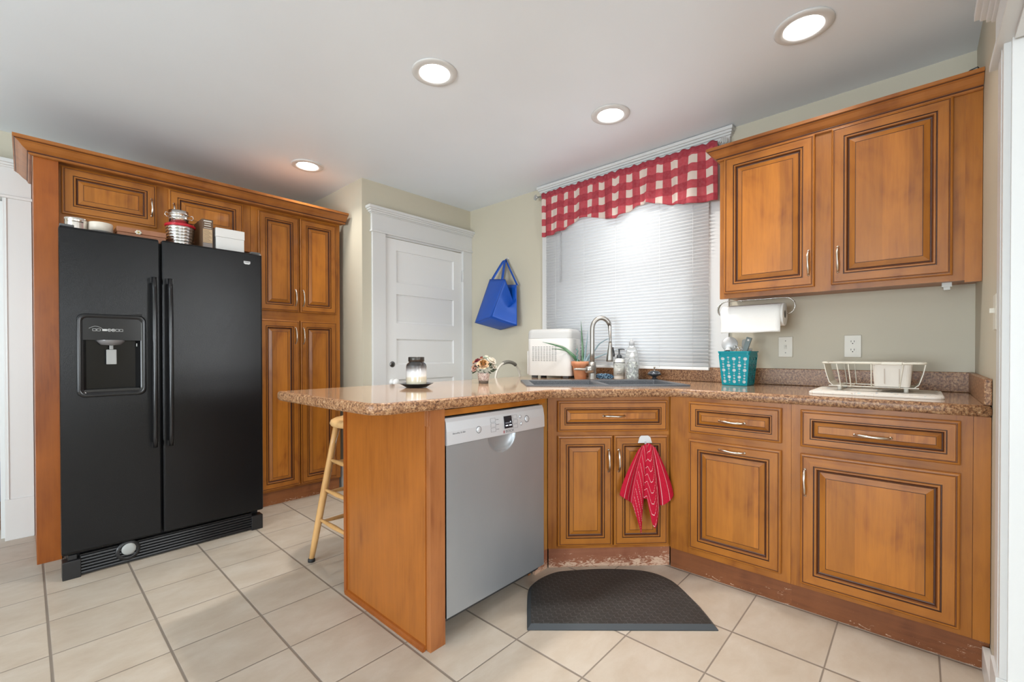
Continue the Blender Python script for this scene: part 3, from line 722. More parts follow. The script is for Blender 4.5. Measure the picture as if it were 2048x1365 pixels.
# ------------------------------------------------------------------ sink
sink = thing('kitchen_sink', 'dark grey double-bowl drop-in sink set across the corner of the countertop', 'sink', (*sk(SW/2, SD_/2), .90), -PI/4)
Ms = frame_M((SO.x, SO.y, 0), -PI/4); zr = .927
mb = MB(Ms)
def rim(mb, x0, x1, y0, y1, holes):
    xs = sorted({x0, x1, *[h for q in holes for h in q[:2]]}); ys = sorted({y0, y1, *[h for q in holes for h in q[2:4]]})
    for i in range(len(xs)-1):
        for j in range(len(ys)-1):
            cx_, cy_ = (xs[i]+xs[i+1])/2, (ys[j]+ys[j+1])/2
            if any(h[0] < cx_ < h[1] and h[2] < cy_ < h[3] for h in holes): continue
            mb.add([(xs[i], ys[j], zr), (xs[i+1], ys[j], zr), (xs[i+1], ys[j+1], zr), (xs[i], ys[j+1], zr)], [(0, 1, 2, 3)])
            mb.add([(xs[i], ys[j], zr-.010), (xs[i+1], ys[j], zr-.010), (xs[i+1], ys[j+1], zr-.010), (xs[i], ys[j+1], zr-.010)], [(3, 2, 1, 0)])
holes = [(.045, .425, .040, .405), (.450, SW-.045, .040, .405)]
rim(mb, 0, SW, 0, SD_, holes)
for a, b, c, e in ((0, 0, SW, 0), (SW, 0, SW, SD_), (SW, SD_, 0, SD_), (0, SD_, 0, 0)):
    mb.add([(a, b, zr-.012), (c, e, zr-.012), (c, e, zr), (a, b, zr)], [(0, 1, 2, 3)])
mb.build('rim', SINKM, sink, weld=True)
for h in holes:
    mb = MB(Ms); z0 = .735; r_ = .03
    top_ = [(h[0], h[2]), (h[1], h[2]), (h[1], h[3]), (h[0], h[3])]
    def rr(x0, x1, y0, y1, r, n=5):
        return arc((x0+r, y0+r), r, PI, 1.5*PI, n)+arc((x1-r, y0+r), r, 1.5*PI, 2*PI, n)+arc((x1-r, y1-r), r, 0, .5*PI, n)+arc((x0+r, y1-r), r, .5*PI, PI, n)
    loops = []
    for ins, z in ((0, zr), (.003, zr-.006), (.012, z0+.04), (.02, z0+.012), (.035, z0)):
        loops.append([(p[0], p[1], z) for p in rr(h[0]+ins, h[1]-ins, h[2]+ins, h[3]-ins, .004+ins)])
    k = len(loops[0]); fs = []
    for q in range(len(loops)-1):
        for i in range(k): j = (i+1) % k; fs.append((q*k+i, q*k+j, (q+1)*k+j, (q+1)*k+i))
    fs.append(tuple((len(loops)-1)*k+i for i in range(k)))
    mb.add([v for l in loops for v in l], fs, 0, True)
    cxm, cym = (h[0]+h[1])/2, (h[2]+h[3])/2
    b = mb.build('basin', SINKM, sink)
    mb = MB(Ms); mb.lathe([(.045, 0), (.045, .003), (.035, .004), (.030, .001), (0, .001)], (cxm, cym, z0+.001), 20); mb.build('drain', STEEL, b)

# ------------------------------------------------------------------ faucet
fc = Vector((2.590, 1.632, 0)); # base
fa = thing('kitchen_faucet', 'brushed nickel gooseneck pull-down faucet with side lever behind the sink', 'faucet', (fc.x, fc.y, .917))
FN = mat('faucet_nickel', (.40, .385, .36), .38, 1.)
rgt = Vector((S2, -S2, 0))
P = lambda a, z, b=0: fc+rgt*a+Vector((S2, S2, 0))*b+Vector((0, 0, z))
mb = MB(); mb.lathe([(0, 0), (.031, 0), (.031, .006), (.027, .012), (.026, .08), (.024, .116), (.016, .120), (0, .120)], (fc.x, fc.y, .9175), 24); mb.build('body', FN, fa)
mb = MB(); pts = [P(0, 1.03)]+[P(0, z) for z in (1.10, 1.18, 1.25)]
for i in range(1, 13):
    a = PI-i*PI*.86/12; pts.append(P(.062+.062*math.cos(a), 1.258+.075*math.sin(a)))
mb.tube(pts, [.0155]*len(pts), 14); mb.build('spout', FN, fa)
e = pts[-1]
mb = MB(); mb.tube([e, P(.1245, 1.18), P(.1235, 1.165)], [.0125, .008, .011], 12)
mb.tube([P(.1235, 1.165), P(.123, 1.150), P(.120, 1.055), P(.120, 1.040), P(.120, 1.037)], [.011, .0125, .024, .025, .022], 16)
mb.build('spray_head', FN, fa)
mb = MB(); mb.tube([P(.138, 1.135, -.012), P(.146, 1.085, -.012), P(.145, 1.07, -.012)], [.004, .006, .004], 8); mb.build('spray_button', BLACKP, fa)
mb = MB(); mb.tube([P(.0, .985, -.01), P(-.025, .985, -.022), P(-.048, .984, -.03)], [.030, .027, .020], 16)
mb.tube([P(-.045, .984, -.028), P(-.06, .986, -.032), P(-.115, .988, -.04), P(-.132, .988, -.043)], [.010, .007, .0065, .005], 8, ell=(1, 1.3)); mb.build('lever_handle', FN, fa)

# ------------------------------------------------------------------ refrigerator
fr = thing('refrigerator', 'black side-by-side refrigerator with ice and water dispenser', 'refrigerator', (.557, 3.08, 0))
mb = MB(); mb.box(.128, .990, 3.10, 3.80, .03, 1.705); mb.build('body', mat('black_side', (.015, .015, .016), .45), fr, bevel=.004)
DFY = 3.030
d1 = MB(); x0, x1, z0, z1 = .110, .490, .118, 1.713; hx0, hx1, hz0, hz1 = .189, .413, .900, 1.276
d1.box(x0, hx0, DFY, 3.095, z0, z1).box(hx1, x1, DFY, 3.095, z0, z1).box(hx0, hx1, DFY, 3.095, z0, hz0).box(hx0, hx1, DFY, 3.095, hz1, z1)
# one clean outline instead of four boxes
d1 = MB(); F0 = [(x0, z0), (x1, z0), (x1, z1), (x0, z1)]; H0 = [(hx0, hz0), (hx1, hz0), (hx1, hz1), (hx0, hz1)]
d1.add([(a, DFY, b) for a, b in F0+H0]+[(a, 3.095, b) for a, b in F0+H0],
       [(0, 1, 5, 4), (1, 2, 6, 5), (2, 3, 7, 6), (3, 0, 4, 7), (8, 9, 1, 0), (9, 10, 2, 1), (10, 11, 3, 2), (11, 8, 0, 3), (4, 5, 13, 12), (5, 6, 14, 13), (6, 7, 15, 14), (7, 4, 12, 15), (9, 8, 12, 13), (10, 9, 13, 14), (11, 10, 14, 15), (8, 11, 15, 12)])
D1 = d1.build('freezer_door', FRIDGE, fr, bevel=.010, seg=3)
mb = MB(); mb.box(.502, 1.002, DFY, 3.095, z0, z1); D2 = mb.build('refrigerator_door', FRIDGE, fr, bevel=.010, seg=3)
def fhandle(x, par):
    mb = MB(); pts = []; n = 16
    for i in range(n+1):
        t = i/n; z = .598+t*.903; b = .050-.018*(2*t-1)**4
        pts.append((x, DFY-b, z))
    mb.tube(pts, [.0150]*(n+1), 12, ell=(1, .8)); mb.box(x-.014, x+.014, DFY-.036, DFY-.0005, 1.472, 1.502); mb.box(x-.014, x+.014, DFY-.036, DFY-.0005, .597, .627)
    return mb.build('handle', BLACKP, par)
fhandle(.463, D1); fhandle(.531, D2)
# dispenser
mb = MB(); M = frame_M((0, DFY, 0), 0)
mb = MB(M)
def rrect(x0, x1, z0, z1, r, n=6):
    return arc((x0+r, z0+r), r, PI, 1.5*PI, n)+arc((x1-r, z0+r), r, 1.5*PI, 2*PI, n)+arc((x1-r, z1-r), r, 0, .5*PI, n)+arc((x0+r, z1-r), r, .5*PI, PI, n)
lp = [(0, .0005, .030), (.002, -.007, .030), (.008, -.010, .028), (.018, -.006, .022), (.024, -.002, .018)]
Ls = []
for ins, yy, r in lp: Ls.append([(a, yy, b) for a, b in rrect(.168+ins, .434-ins, .880+ins, 1.296-ins, max(.004, r))])
k = len(Ls[0]); mb.add([v for l in Ls for v in l], [(q*k+i, q*k+(i+1) % k, (q+1)*k+(i+1) % k, (q+1)*k+i) for q in range(len(Ls)-1) for i in range(k)], 0, True)
mb.box(.190, .412, -.004, .010, 1.165, 1.275)
DS = mb.build('dispenser_bezel', BLACKP, D1)
mb = MB(M); mb.add([(.190, .0, .905), (.412, .0, .905), (.412, .0, 1.166), (.190, .0, 1.166), (.206, .058, .918), (.396, .058, .918), (.396, .058, 1.166), (.206, .058, 1.166)],
                   [(0, 1, 5, 4), (1, 2, 6, 5), (3, 0, 4, 7), (4, 5, 6, 7), (2, 3, 7, 6)])
mb.build('dispenser_recess', mat('gloss_black_recess', (.008, .008, .009), .12), D1)
mb = MB(M); mb.lathe([(.004, 0), (.040, .004), (.055, .022), (.055, .028)], (.297, .030, 1.138), 24); mb.build('ice_chute', mat('smoky_plastic', (.18, .17, .17), .15), D1)
mb = MB(M); mb.box(.278, .318, .022, .034, 1.042, 1.118); mb.box(.290, .306, .026, .032, 1.118, 1.14); mb.build('dispenser_paddle', mat('grey_paddle', (.32, .32, .31), .4), D1, bevel=.003)
mb = MB(M); mb.box(.195, .407, -.003, .05, .905, .918); mb.build('drip_tray', mat('tray_black', (.03, .03, .03), .15), D1, bevel=.002)
LED = mat('grey_print', (.45, .45, .44), .4)
mb = MB(M)
for i, xx in enumerate((.232, .248, .272, .288, .303, .318, .333)):
    if i in (2,): mb.box(xx-.011, xx+.007, -.0052, -.004, 1.211, 1.221)
    elif i in (3, 4):
        mb.lathe([(.0045, 0), (.0075, 0), (.0075, .001), (.0045, .001)], (xx, -.0045, 1.216), 14, 0, axis=(0, -1, 0)); mb.box(xx-.002, xx+.002, -.0052, -.004, 1.214, 1.218)
    else:
        for (a, b, c, e_) in ((-.007, .007, -.006, -.0045), (-.007, .007, .0045, .006), (-.007, -.0055, -.006, .006), (.0055, .007, -.006, .006)): mb.box(xx+a, xx+b, -.0052, -.004, 1.216+c, 1.216+e_)
pts = [(.218+.010*math.cos(a*.3), -.0046, 1.216+.012*math.sin(a*.3)) for a in range(8, 18)]
mb.tube([(.212+.05*t, -.0046, 1.222+.012*math.sin(t*PI)) for t in [i/8 for i in range(9)]], .0007, 5)
mb.build('control_icons', LED, D1)
mb = MB(M); mb.box(.395, .3965, .004, .014, 1.135, 1.150); mb.build('recess_sticker', mat('sticker_white', (.6, .6, .58), .5), D1)
mb = MB(M); mb.prism([(.899, 1.646), (.906, 1.641), (.927, 1.641), (.934, 1.646), (.934, 1.659), (.899, 1.659)], -.0025, -.0002, 0, 'y'); bd = mb.build('badge', mat('silver_badge', (.62, .62, .62), .3, .8), D2)
mb = MB(M); mb.box(.902, .931, -.0032, -.0025, 1.648, 1.656); mb.build('badge_plate', mat('badge_grey', (.16, .16, .17), .4), D2)
text('badge_lettering', 'MAYTAG', .0072, wallM((.9165, DFY-.0034, 1.6515), (1, 0, 0)), mat('badge_white', (.8, .8, .8), .4), D2, .0002)
# kick grille
mb = MB(); mb.box(.175, .94, 3.052, 3.09, .004, .104)
for i in range(6): z = .016+i*.0150; mb.prism([(3.040, z), (3.053, z-.003), (3.053, z+.009), (3.042, z+.006)], .178, .937, 0, 'x')
mb.build('base_grille', mat('black_grille', (.014, .014, .015), .3), fr)
mb = MB(); mb.box(.112, .178, 3.032, 3.10, .0, .088); mb.box(.132, .165, 3.045, 3.09, .088, .112); mb.build('left_foot_cover', bpy.data.materials['black_grille'], fr, bevel=.003)
mb = MB(); mb.box(.937, 1.0, 3.036, 3.10, .0, .088); mb.build('right_foot_cover', bpy.data.materials['black_grille'], fr, bevel=.003)
mb = MB(); mb.lathe([(0, 0), (.052, 0), (.050, .008), (.036, .012), (.034, .010)], (.355, 3.046, .070), 24, 0, axis=(0, -1, 0))
mb.build('filter_surround', bpy.data.materials['black_grille'], fr)
mb = MB(); mb.lathe([(0, 0), (.030, 0), (.029, .006), (.02, .009), (0, .010)], (.357, 3.036, .079), 24, 0, axis=(0, -1, 0)); mb.build('filter_cap', mat('grey_cap', (.33, .34, .33), .4), fr)
HCM = mat('clear_hinge_cover', (.10, .10, .10), .25)
for a_, b_ in ((.114, .165), (.945, .998)): mb = MB(); mb.box(a_, b_, 3.045, 3.135, 1.714, 1.726); mb.build('hinge_cover', HCM, fr, bevel=.003)

# ------------------------------------------------------------------ things on the fridge
FT = 1.7055
TIN = mat('brushed_tin', (.68, .63, .58), .22, 1.)
t = thing('cookie_tin', 'low round silver tin at the left end of the fridge top', 'tin', (.180, 3.19, FT), 0)
mb = MB(); mb.lathe([(0, 0), (.044, 0), (.045, .06), (0, .06)], (.180, 3.19, FT), 32, smooth=False); mb.build('tin_body', TIN, t)
mb = MB(); mb.lathe([(0, .082), (.045, .082), (.046, .080), (.046, .060), (.044, .058)], (.180, 3.19, FT), 32); mb.build('lid', TIN, t)
t = thing('cookie_tin', 'low round cream tin beside the silver tin on the fridge', 'tin', (.272, 3.18, FT), 0)
CRM = mat('cream_enamel', (.74, .66, .56), .3)
mb = MB(); mb.lathe([(0, 0), (.044, 0), (.046, .038), (.047, .04)], (.272, 3.18, FT), 32); mb.build('tin_body', mat('clear_lower_tin', (.45, .45, .44), .2, .6), t)
mb = MB(); mb.lathe([(.046, .032), (.049, .034), (.049, .072), (.047, .076), (0, .076)], (.272, 3.18, FT), 32); mb.build('lid', CRM, t)
t = thing('wooden_box', 'long flat reddish wooden box with a small floral clasp on the fridge top', 'box', (.435, 3.19, FT), 0)
WBX = wood('redwood_box', (.20, .075, .035), (.36, .15, .075), 'x', .4)
mb = MB(); mb.box(.332, .538, 3.13, 3.27, FT, FT+.040); mb.build('box_body', WBX, t, bevel=.002)
mb = MB(); mb.box(.330, .540, 3.128, 3.272, FT+.041, FT+.068); mb.build('lid', WBX, t, bevel=.002)
mb = MB()
for k in range(7):
    a = k*2*PI/6; q = (.418+.009*math.cos(a), 3.1275, FT+.049+.007*math.sin(a)) if k < 6 else (.418, 3.1265, FT+.049)
    mb.lathe([(0, 0), (.006, 0), (.005, .002), (0, .003)], q, 10, 0 if k < 6 else 1, axis=(0, -1, 0))
mb.build('clasp', [mat('ivory_petal', (.75, .70, .58), .5), mat('gold_centre', (.55, .40, .15), .4)], t)
t = thing('ribbed_canister', 'large ribbed steel canister with a red rim on the fridge', 'canister', (.618, 3.20, FT), 0)
mb = MB(); pr = [(0, 0), (.058, 0)]
for i in range(7): z = .006+i*.0175; r = .058+.013*z/.135; pr += [(r, z), (r+.0018, z+.003), (r+.0026, z+.0145), (r, z+.0172)]
mb.lathe(pr+[(.070, .132), (0, .132)], (.618, 3.20, FT), 40); mb.build('canister_body', STEEL, t)
mb = MB(); mb.lathe([(.070, .128), (.0745, .129), (.0745, .140), (.070, .143), (0, .143)], (.618, 3.20, FT), 40); mb.build('rim_lid', mat('red_plastic', (.50, .015, .03), .3), t)
t = thing('steel_canister', 'small steel pot with wire handles stacked on the red-rimmed canister', 'canister', (.610, 3.20, FT+.143), 0)
mb = MB(); mb.lathe([(0, 0), (.046, 0), (.047, .028), (.049, .030), (.049, .034), (.047, .036), (.047, .055), (.050, .057), (.050, .061), (.048, .063), (.048, .078), (.0, .080)], (.610, 3.20, FT+.1435), 36); mb.build('pot_body', STEEL, t)
for s_ in (-1, 1):
    mb = MB(); mb.tube([(.610+s_*.048, 3.185, FT+.20), (.610+s_*.064, 3.18, FT+.203), (.610+s_*.068, 3.18, FT+.19), (.610+s_*.062, 3.18, FT+.178), (.610+s_*.047, 3.185, FT+.182)], .002, 6); mb.build('wire_handle', STEEL, t)
t = thing('brown_carton', 'tall narrow brown carton with printed lines standing on the fridge', 'box', (.733, 3.2, FT), 0)
mb = MB(); mb.box(.706, .762, 3.115, 3.30, FT, FT+.187); mb.build('carton', mat('brown_card', (.12, .065, .035), .5), t, bevel=.001)
mb = MB(); mb.box(.711, .757, 3.1135, 3.1148, FT+.048, FT+.128); mb.box(.711, .757, 3.1135, 3.1148, FT+.008, FT+.046, 1); mb.build('front_label', [mat('tan_label', (.52, .36, .21), .5), mat('grey_label', (.26, .22, .20), .5)], t)
mb = MB()
for i in range(9): mb.box(.714, .754-.006*(i % 3), 3.1122, 3.1135, FT+.054+i*.008, FT+.0555+i*.008)
mb.build('print_lines', mat('brown_ink', (.10, .06, .04), .6), t)
mb = MB()
for i, (w1, hh) in enumerate(((.040, .007), (.032, .005), (.034, .005), (.038, .003))): mb.box(.734-w1/2, .734+w1/2, 3.1135, 3.1148, FT+.172-i*.013, FT+.172-i*.013+hh)
mb.build('title_lines', mat('pale_ink', (.62, .58, .52), .6), t)
t = thing('white_box', 'plain white box with its lid at the right end of the fridge top', 'box', (.853, 3.2, FT), 0)
WB = mat('white_card', (.74, .72, .69), .5)
mb = MB(); mb.box(.776, .926, 3.11, 3.25, FT, FT+.095); mb.build('box_body', WB, t, bevel=.0015)
mb = MB(); mb.box(.774, .928, 3.108, 3.252, FT+.0955, FT+.148); mb.build('lid', WB, t, bevel=.0015)

# ------------------------------------------------------------------ dishwasher
dw = thing('dishwasher', 'stainless steel dishwasher with silver control panel in the peninsula', 'dishwasher', (1.36, 1.4, 0))
mb = MB(); mb.box(1.072, 1.652, 1.345, 1.915, .06, .848); mb.build('tub', mat('dark_tub', (.03, .03, .03), .5), dw)
DWY = 1.312
def dwdoor(u, v):
    x = 1.067+u*.590; z = .092+v*.654; dx = (x-1.372)/.082; dz = (z-.752)/.072; r = dx*dx+dz*dz
    return (x, DWY+(.020*(1-r)**.5 if r < 1 else 0), z)
mb = MB(); mb.grid(dwdoor, 110, 110); mb.box(1.067, 1.657, DWY+.001, DWY+.03, .092, .672)
mb.add([(1.067, DWY, .092), (1.067, DWY+.03, .092), (1.067, DWY+.03, .746), (1.067, DWY, .746), (1.657, DWY, .092), (1.657, DWY+.03, .092), (1.657, DWY+.03, .746), (1.657, DWY, .746)], [(0, 1, 2, 3), (4, 7, 6, 5)])
mb.box(1.067, 1.285, DWY+.001, DWY+.03, .672, .746).box(1.46, 1.657, DWY+.001, DWY+.03, .672, .746)
mb.build('door', STAIN, dw)
mb = MB(); prf = [(DWY+.03, .748), (DWY-.004, .748), (DWY-.005, .752), (DWY-.003, .80), (DWY+.003, .835), (DWY+.010, .850), (DWY+.03, .851)]
mb.prism(prf, 1.067, 1.657, 0, 'x'); CP = mb.build('control_panel', CONSOLE, dw)
INK = mat('dark_print', (.10, .10, .11), .5)
Mw = lambda x, z: wallM((x, DWY-.0053+(z-.752)*.0417 if z < .80 else DWY-.0033+(z-.80)*.171, z), (1, 0, 0), (0, .0417 if z < .80 else .171, 1))
mb = MB(Mw(1.405, .800)); mb.box(-.024, .024, -.026, .026, 0, .002); mb.build('display', mat('display_black', (.01, .012, .02), .1), CP)
mb = MB(Mw(1.405, .800)); mb.box(-.019, -.004, -.017, -.012, .002, .0026); mb.box(.003, .019, -.017, -.012, .002, .0026); mb.box(-.019, .019, -.006, -.001, .002, .0023, 1); mb.box(.010, .016, -.002, .002, .0023, .0028); mb.build('display_icons', [mat('icon_white', (.7, .72, .75), .4, emit=(.7, .75, .8), es=.3), mat('icon_grey', (.15, .16, .19), .4)], CP)
text('brand_lettering', 'BOSCH', .0155, Mw(1.415, .7605), INK, CP, .0003)
mb = MB(Mw(1.379, .7605)); mb.lathe([(.0045, 0), (.0057, 0), (.0057, .0006), (.0045, .0006)], (0, 0, 0), 16); mb.box(-.0012, .0012, -.004, .004, 0, .0006); mb.build('brand_emblem', mat('red_print', (.35, .05, .06), .5), CP)
text('model_lettering', 'SilencePlus 50 dBA', .0085, Mw(1.128, .790), INK, CP, .0002)
mb = MB()
for (x, z, r) in ((1.232, .789, .0125), (1.487, .814, .0065), (1.492, .783, .0065), (1.530, .800, .0135)):
    b_ = MB(Mw(x, z)); b_.lathe([(0, .002), (r*.82, .0022), (r, .0006), (r, -.002)], (0, 0, 0), 22); b_.lathe([(r, .0004), (r*1.14, .0004), (r*1.14, -.001)], (0, 0, 0), 22, 1)
    b_.build('button', [CONSOLE, INK], CP)
for (bx, sgn) in ((1.315, 1), (1.452, 1)):
    mb = MB()
    for i in range(3):
        q = MB(Mw(bx, .817-i*.020)); s_ = .0005
        q.box(-.014, .014, .0075, .0082, 0, s_); q.box(-.014, .014, -.0082, -.0075, 0, s_); q.box(-.0144, -.0137, -.008, .008, 0, s_); q.box(.0137, .0144, -.008, .008, 0, s_)
        q.box(.018 if bx < 1.4 else -.034, .034 if bx < 1.4 else -.018, -.0008, .0008, 0, s_)
        mb.v += q.v; off = len(mb.v)-len(q.v); mb.f += [[off+k for k in f] for f in q.f]; mb.m += q.m; mb.sm += q.sm
    mb.build('button_outlines', INK, CP)

# ------------------------------------------------------------------ floor mat
A_ = Vector((1.331, 1.138)); B_ = Vector((1.860, .583))
MC = [(1.836, 0.578), (1.889, 0.628), (1.950, 0.690), (2.000, 0.751), (2.051, 0.817), (2.077, 0.875), (2.084, 0.954), (2.050, 1.043), (1.942, 1.178), (1.807, 1.296), (1.749, 1.330), (1.669, 1.345), (1.604, 1.341), (1.544, 1.315), (1.441, 1.233)]
def spline(pts, n=6):
    o = []; Pp = [Vector(p) for p in pts]; Pp = [Pp[0]*2-Pp[1]]+Pp+[Pp[-1]*2-Pp[-2]]
    for i in range(1, len(Pp)-2):
        p0, p1, p2, p3 = Pp[i-1:i+3]
        for j in range(n):
            t = j/n; o.append(.5*((2*p1)+(-p0+p2)*t+(2*p0-5*p1+4*p2-p3)*t*t+(-p0+3*p1-3*p2+p3)*t**3))
    return [(v.x, v.y) for v in o]+[tuple(pts[-1])]
cur = [(A_.x, A_.y)]+spline(MC)
fm = MB(); i0 = inset(cur, 0); i1 = inset(cur, .016)
n = len(cur); fm.add([(p[0], p[1], .001) for p in i0]+[(p[0], p[1], .004) for p in i0]+[(p[0], p[1], .019) for p in i1],
       [(i, (i+1) % n, n+(i+1) % n, n+i) for i in range(n)]+[(n+i, n+(i+1) % n, 2*n+(i+1) % n, 2*n+i) for i in range(n)], 1)
fm.add([(p[0], p[1], .019) for p in i1], [tuple(range(n))], 0)
tag(fm.build('floor_mat', [MATM, mat('mat_border_rubber', (.05, .055, .06), .5)]), 'black half-round embossed rubber mat on the tiles in front of the sink', 'mat')

# ------------------------------------------------------------------ stool
st = thing('bar_stool', 'light oak round-seat bar stool tucked behind the peninsula', 'stool', (1.20, 2.16, 0))
OAK = wood('honey_oak', (.42, .20, .065), (.66, .38, .15), 'z', .35); OAKS = wood('honey_oak_seat', (.46, .24, .085), (.72, .45, .20), 'x', .3)
mb = MB(); mb.lathe([(0, .718), (.135, .718), (.158, .726), (.165, .738), (.160, .752), (.145, .760), (.06, .758), (0, .757)], (1.20, 2.16, 0), 40); mb.build('seat', OAKS, st)
legs = {}
for sx in (-1, 1):
    for sy in (-1, 1):
        a = Vector((1.20+sx*.19, 2.16+sy*.197, .012)); b = Vector((1.20+sx*.098, 2.16+sy*.098, .722)); legs[(sx, sy)] = (a, b)
        mb = MB(); mb.tube([a, a.lerp(b, .15), a.lerp(b, .5), a.lerp(b, .85), b], [.0135, .0165, .0185, .0165, .0145], 12); lg = mb.build('leg', OAK, st)
        mb = MB(); mb.lathe([(0, 0), (.018, 0), (.018, .012), (.0145, .018), (0, .018)], (a.x, a.y, 0), 14); mb.build('rubber_foot', RUBB, lg)
def rung(k1, k2, t):
    a = legs[k1][0].lerp(legs[k1][1], t); b = legs[k2][0].lerp(legs[k2][1], t); mb = MB()
    mb.tube([a, a.lerp(b, .2), a.lerp(b, .5), a.lerp(b, .8), b], [.007, .009, .0125, .009, .007], 10); mb.build('rung', OAK, st)
for t in (.30, .52, .74):
    rung((-1, -1), (1, -1), t-.03); rung((-1, 1), (1, 1), t-.03); rung((-1, -1), (-1, 1), t); rung((1, -1), (1, 1), t)
mb = MB(); mb.tube([(1.115, 2.24, .72), (1.045, 2.30, .39)], .0018, 5); mb.build('brace_wire', STEEL, st)

# ------------------------------------------------------------------ chair loop behind the counter
ch = thing('metal_chair', 'white tubular chair behind the countertop with a grey padded back loop', 'chair', (2.60, 2.5, 0))
WT = mat('ivory_tube', (.74, .69, .60), .35)
CC = Vector((2.60, 2.42, 0)); U = Vector((1, 0, 0)); Bk = Vector((0, 1, 0))
loop = []
for i in range(25):
    a = PI*i/24; loop.append(CC+U*(-.145*math.cos(a))*1.0+Vector((0, 0, .87+.155*math.sin(a)**.8)))
legL = [CC-U*.145+Vector((0, 0, z)) for z in (.02, .4, .7)]; legR = [CC+U*.145+Vector((0, 0, z)) for z in (.7, .4, .02)]
mb = MB(); mb.tube(legL+loop+legR, .0085, 10); mb.build('back_frame', WT, ch)
mb = MB(); mb.tube(loop[9:18], .0145, 12); mb.build('back_pad', mat('grey_vinyl', (.22, .21, .18), .45), ch)
mb = MB(); q = CC-Bk*.0
mb.prism([tuple((CC+U*a+Bk*b)[:2]) for a, b in ((-.16, .02), (.16, .02), (.17, .33), (-.17, .33))], .43, .47); mb.build('seat', bpy.data.materials['grey_vinyl'], ch, bevel=.01)
for s_ in (-1, 1):
    mb = MB(); mb.tube([CC+U*.15*s_+Bk*.30+Vector((0, 0, .43)), CC+U*.16*s_+Bk*.33+Vector((0, 0, .0))], .0085, 8); mb.build('leg', WT, ch)

# ------------------------------------------------------------------ jar candle on its dish
cx, cy = 1.305, 1.835; cz = CT(cx)+.0015
DISH = mat('black_glaze_dish', (.012, .014, .015), .12)
mb = MB(); mb.lathe([(0, 0), (.050, 0), (.056, .004), (.080, .017), (.083, .019), (.078, .019), (.052, .008), (0, .007)], (cx, cy, cz), 40)
tag(mb.build('candle_dish', DISH), 'small black shallow dish under the jar candle on the peninsula', 'dish')
t = thing('jar_candle', 'smoked glass jar candle with dark lid on a black dish', 'candle', (cx, cy, cz+.009))
def jarmat():
    m = mat('smoked_jar', (.3, .3, .3), .08, coat=.5); n = N(m); tc = n.new('ShaderNodeTexCoord'); s = n.new('ShaderNodeSeparateXYZ'); n.link(tc.outputs['Object'], s.inputs[0])
    zz = n.math('ADD', n.math('DIVIDE', s.outputs[2], .118), .5)
    k = n.noise(n.coord((1, 1, 6)), 9, 3); zz = n.math('ADD', zz, n.math('MULTIPLY', n.math('SUBTRACT', k, .5), .10))
    n.color(n.ramp(zz, [(.0, (.72, .66, .50)), (.32, (.70, .63, .48)), (.40, (.80, .79, .76)), (.56, (.62, .63, .64)), (.72, (.16, .15, .15)), (.86, (.028, .027, .027))])); return m
mb = MB(); z0 = cz+.009
mb.lathe([(0, 0), (.044, 0), (.049, .004), (.050, .02), (.050, .094), (.046, .106), (.037, .113), (.036, .118)], (cx, cy, z0), 36); mb.build('jar', jarmat(), t)
mb = MB(); mb.lathe([(.036, .116), (.039, .118), (.039, .138), (.037, .140), (0, .140)], (cx, cy, z0), 36); mb.build('lid', mat('dark_bronze_lid', (.07, .066, .06), .35, .8), t)

# ------------------------------------------------------------------ faux flowers in a pot
fx, fy = 1.79, 1.86; fz = CT(fx)+.0005
t = thing('flower_pot', 'small white embossed pot of artificial cream and peach roses on the counter', 'flower arrangement', (fx, fy, fz))
def potm():
    m = mat('embossed_white_pot', (.74, .66, .63), .5); n = N(m); k = n.noise(n.coord(), 45, 3, .6, 2.5)
    n.color(n.ramp(k, [(.40, (.42, .30, .28)), (.50, (.74, .67, .64)), (.7, (.80, .76, .74))])); n.bump(k, .4, .002); return m
mb = MB(); mb.lathe([(0, 0), (.028, 0), (.029, .016, 1), (.031, .017), (.036, .056), (.038, .060), (.034, .060), (.032, .052), (0, .050)], (fx, fy, fz), 28); mb.build('pot', [potm(), mat('silver_pot_base', (.42, .40, .38), .3, .6)], t)
def rose(mb, c, r, nrm, mats3, seed):
    rnd = random.Random(seed); nrm = Vector(nrm).normalized(); tt = Vector((0, 0, 1)) if abs(nrm.z) < .9 else Vector((1, 0, 0)); u = nrm.cross(tt).normalized(); v = nrm.cross(u)
    for ring_, (cnt, rad, hh, mi) in enumerate(((7, 1.0, .25, mats3[0]), (6, .78, .45, mats3[0]), (5, .55, .58, mats3[1]), (4, .34, .66, mats3[1]), (3, .18, .70, mats3[2]))):
        for k in range(cnt):
            a0 = 2*PI*k/cnt+ring_*.5+rnd.uniform(-.15, .15); wd = 2*PI/cnt*.68
            def pf(s_, t_):
                a = a0+(s_-.5)*2*wd*(.6+.4*t_); rr_ = r*rad*(.25+.75*t_**.7)*(1-.25*(2*s_-1)**2*t_); lift = r*(hh*t_**1.3-.12*(2*s_-1)**2*t_-(.12 if ring_ < 2 else 0)*t_**4)
                return Vector(c)+(u*math.cos(a)+v*math.sin(a))*rr_+nrm*lift
            mb.grid(pf, 4, 3, mi)
pet = [mat('peach_petal', (.72, .47, .28), .6), mat('amber_petal', (.50, .27, .10), .6), mat('cream_petal', (.80, .74, .64), .6), mat('burgundy_petal', (.22, .03, .05), .6), mat('pink_petal', (.72, .45, .38), .6), mat('sage_petal', (.48, .58, .48), .6)]
R_ = Vector((.675, -.738, 0)); Fv = Vector((-.738, -.675, 0))
def fp(a, z, b=0): q = Vector((fx, fy, fz))+R_*a+Fv*b+Vector((0, 0, z)); return q
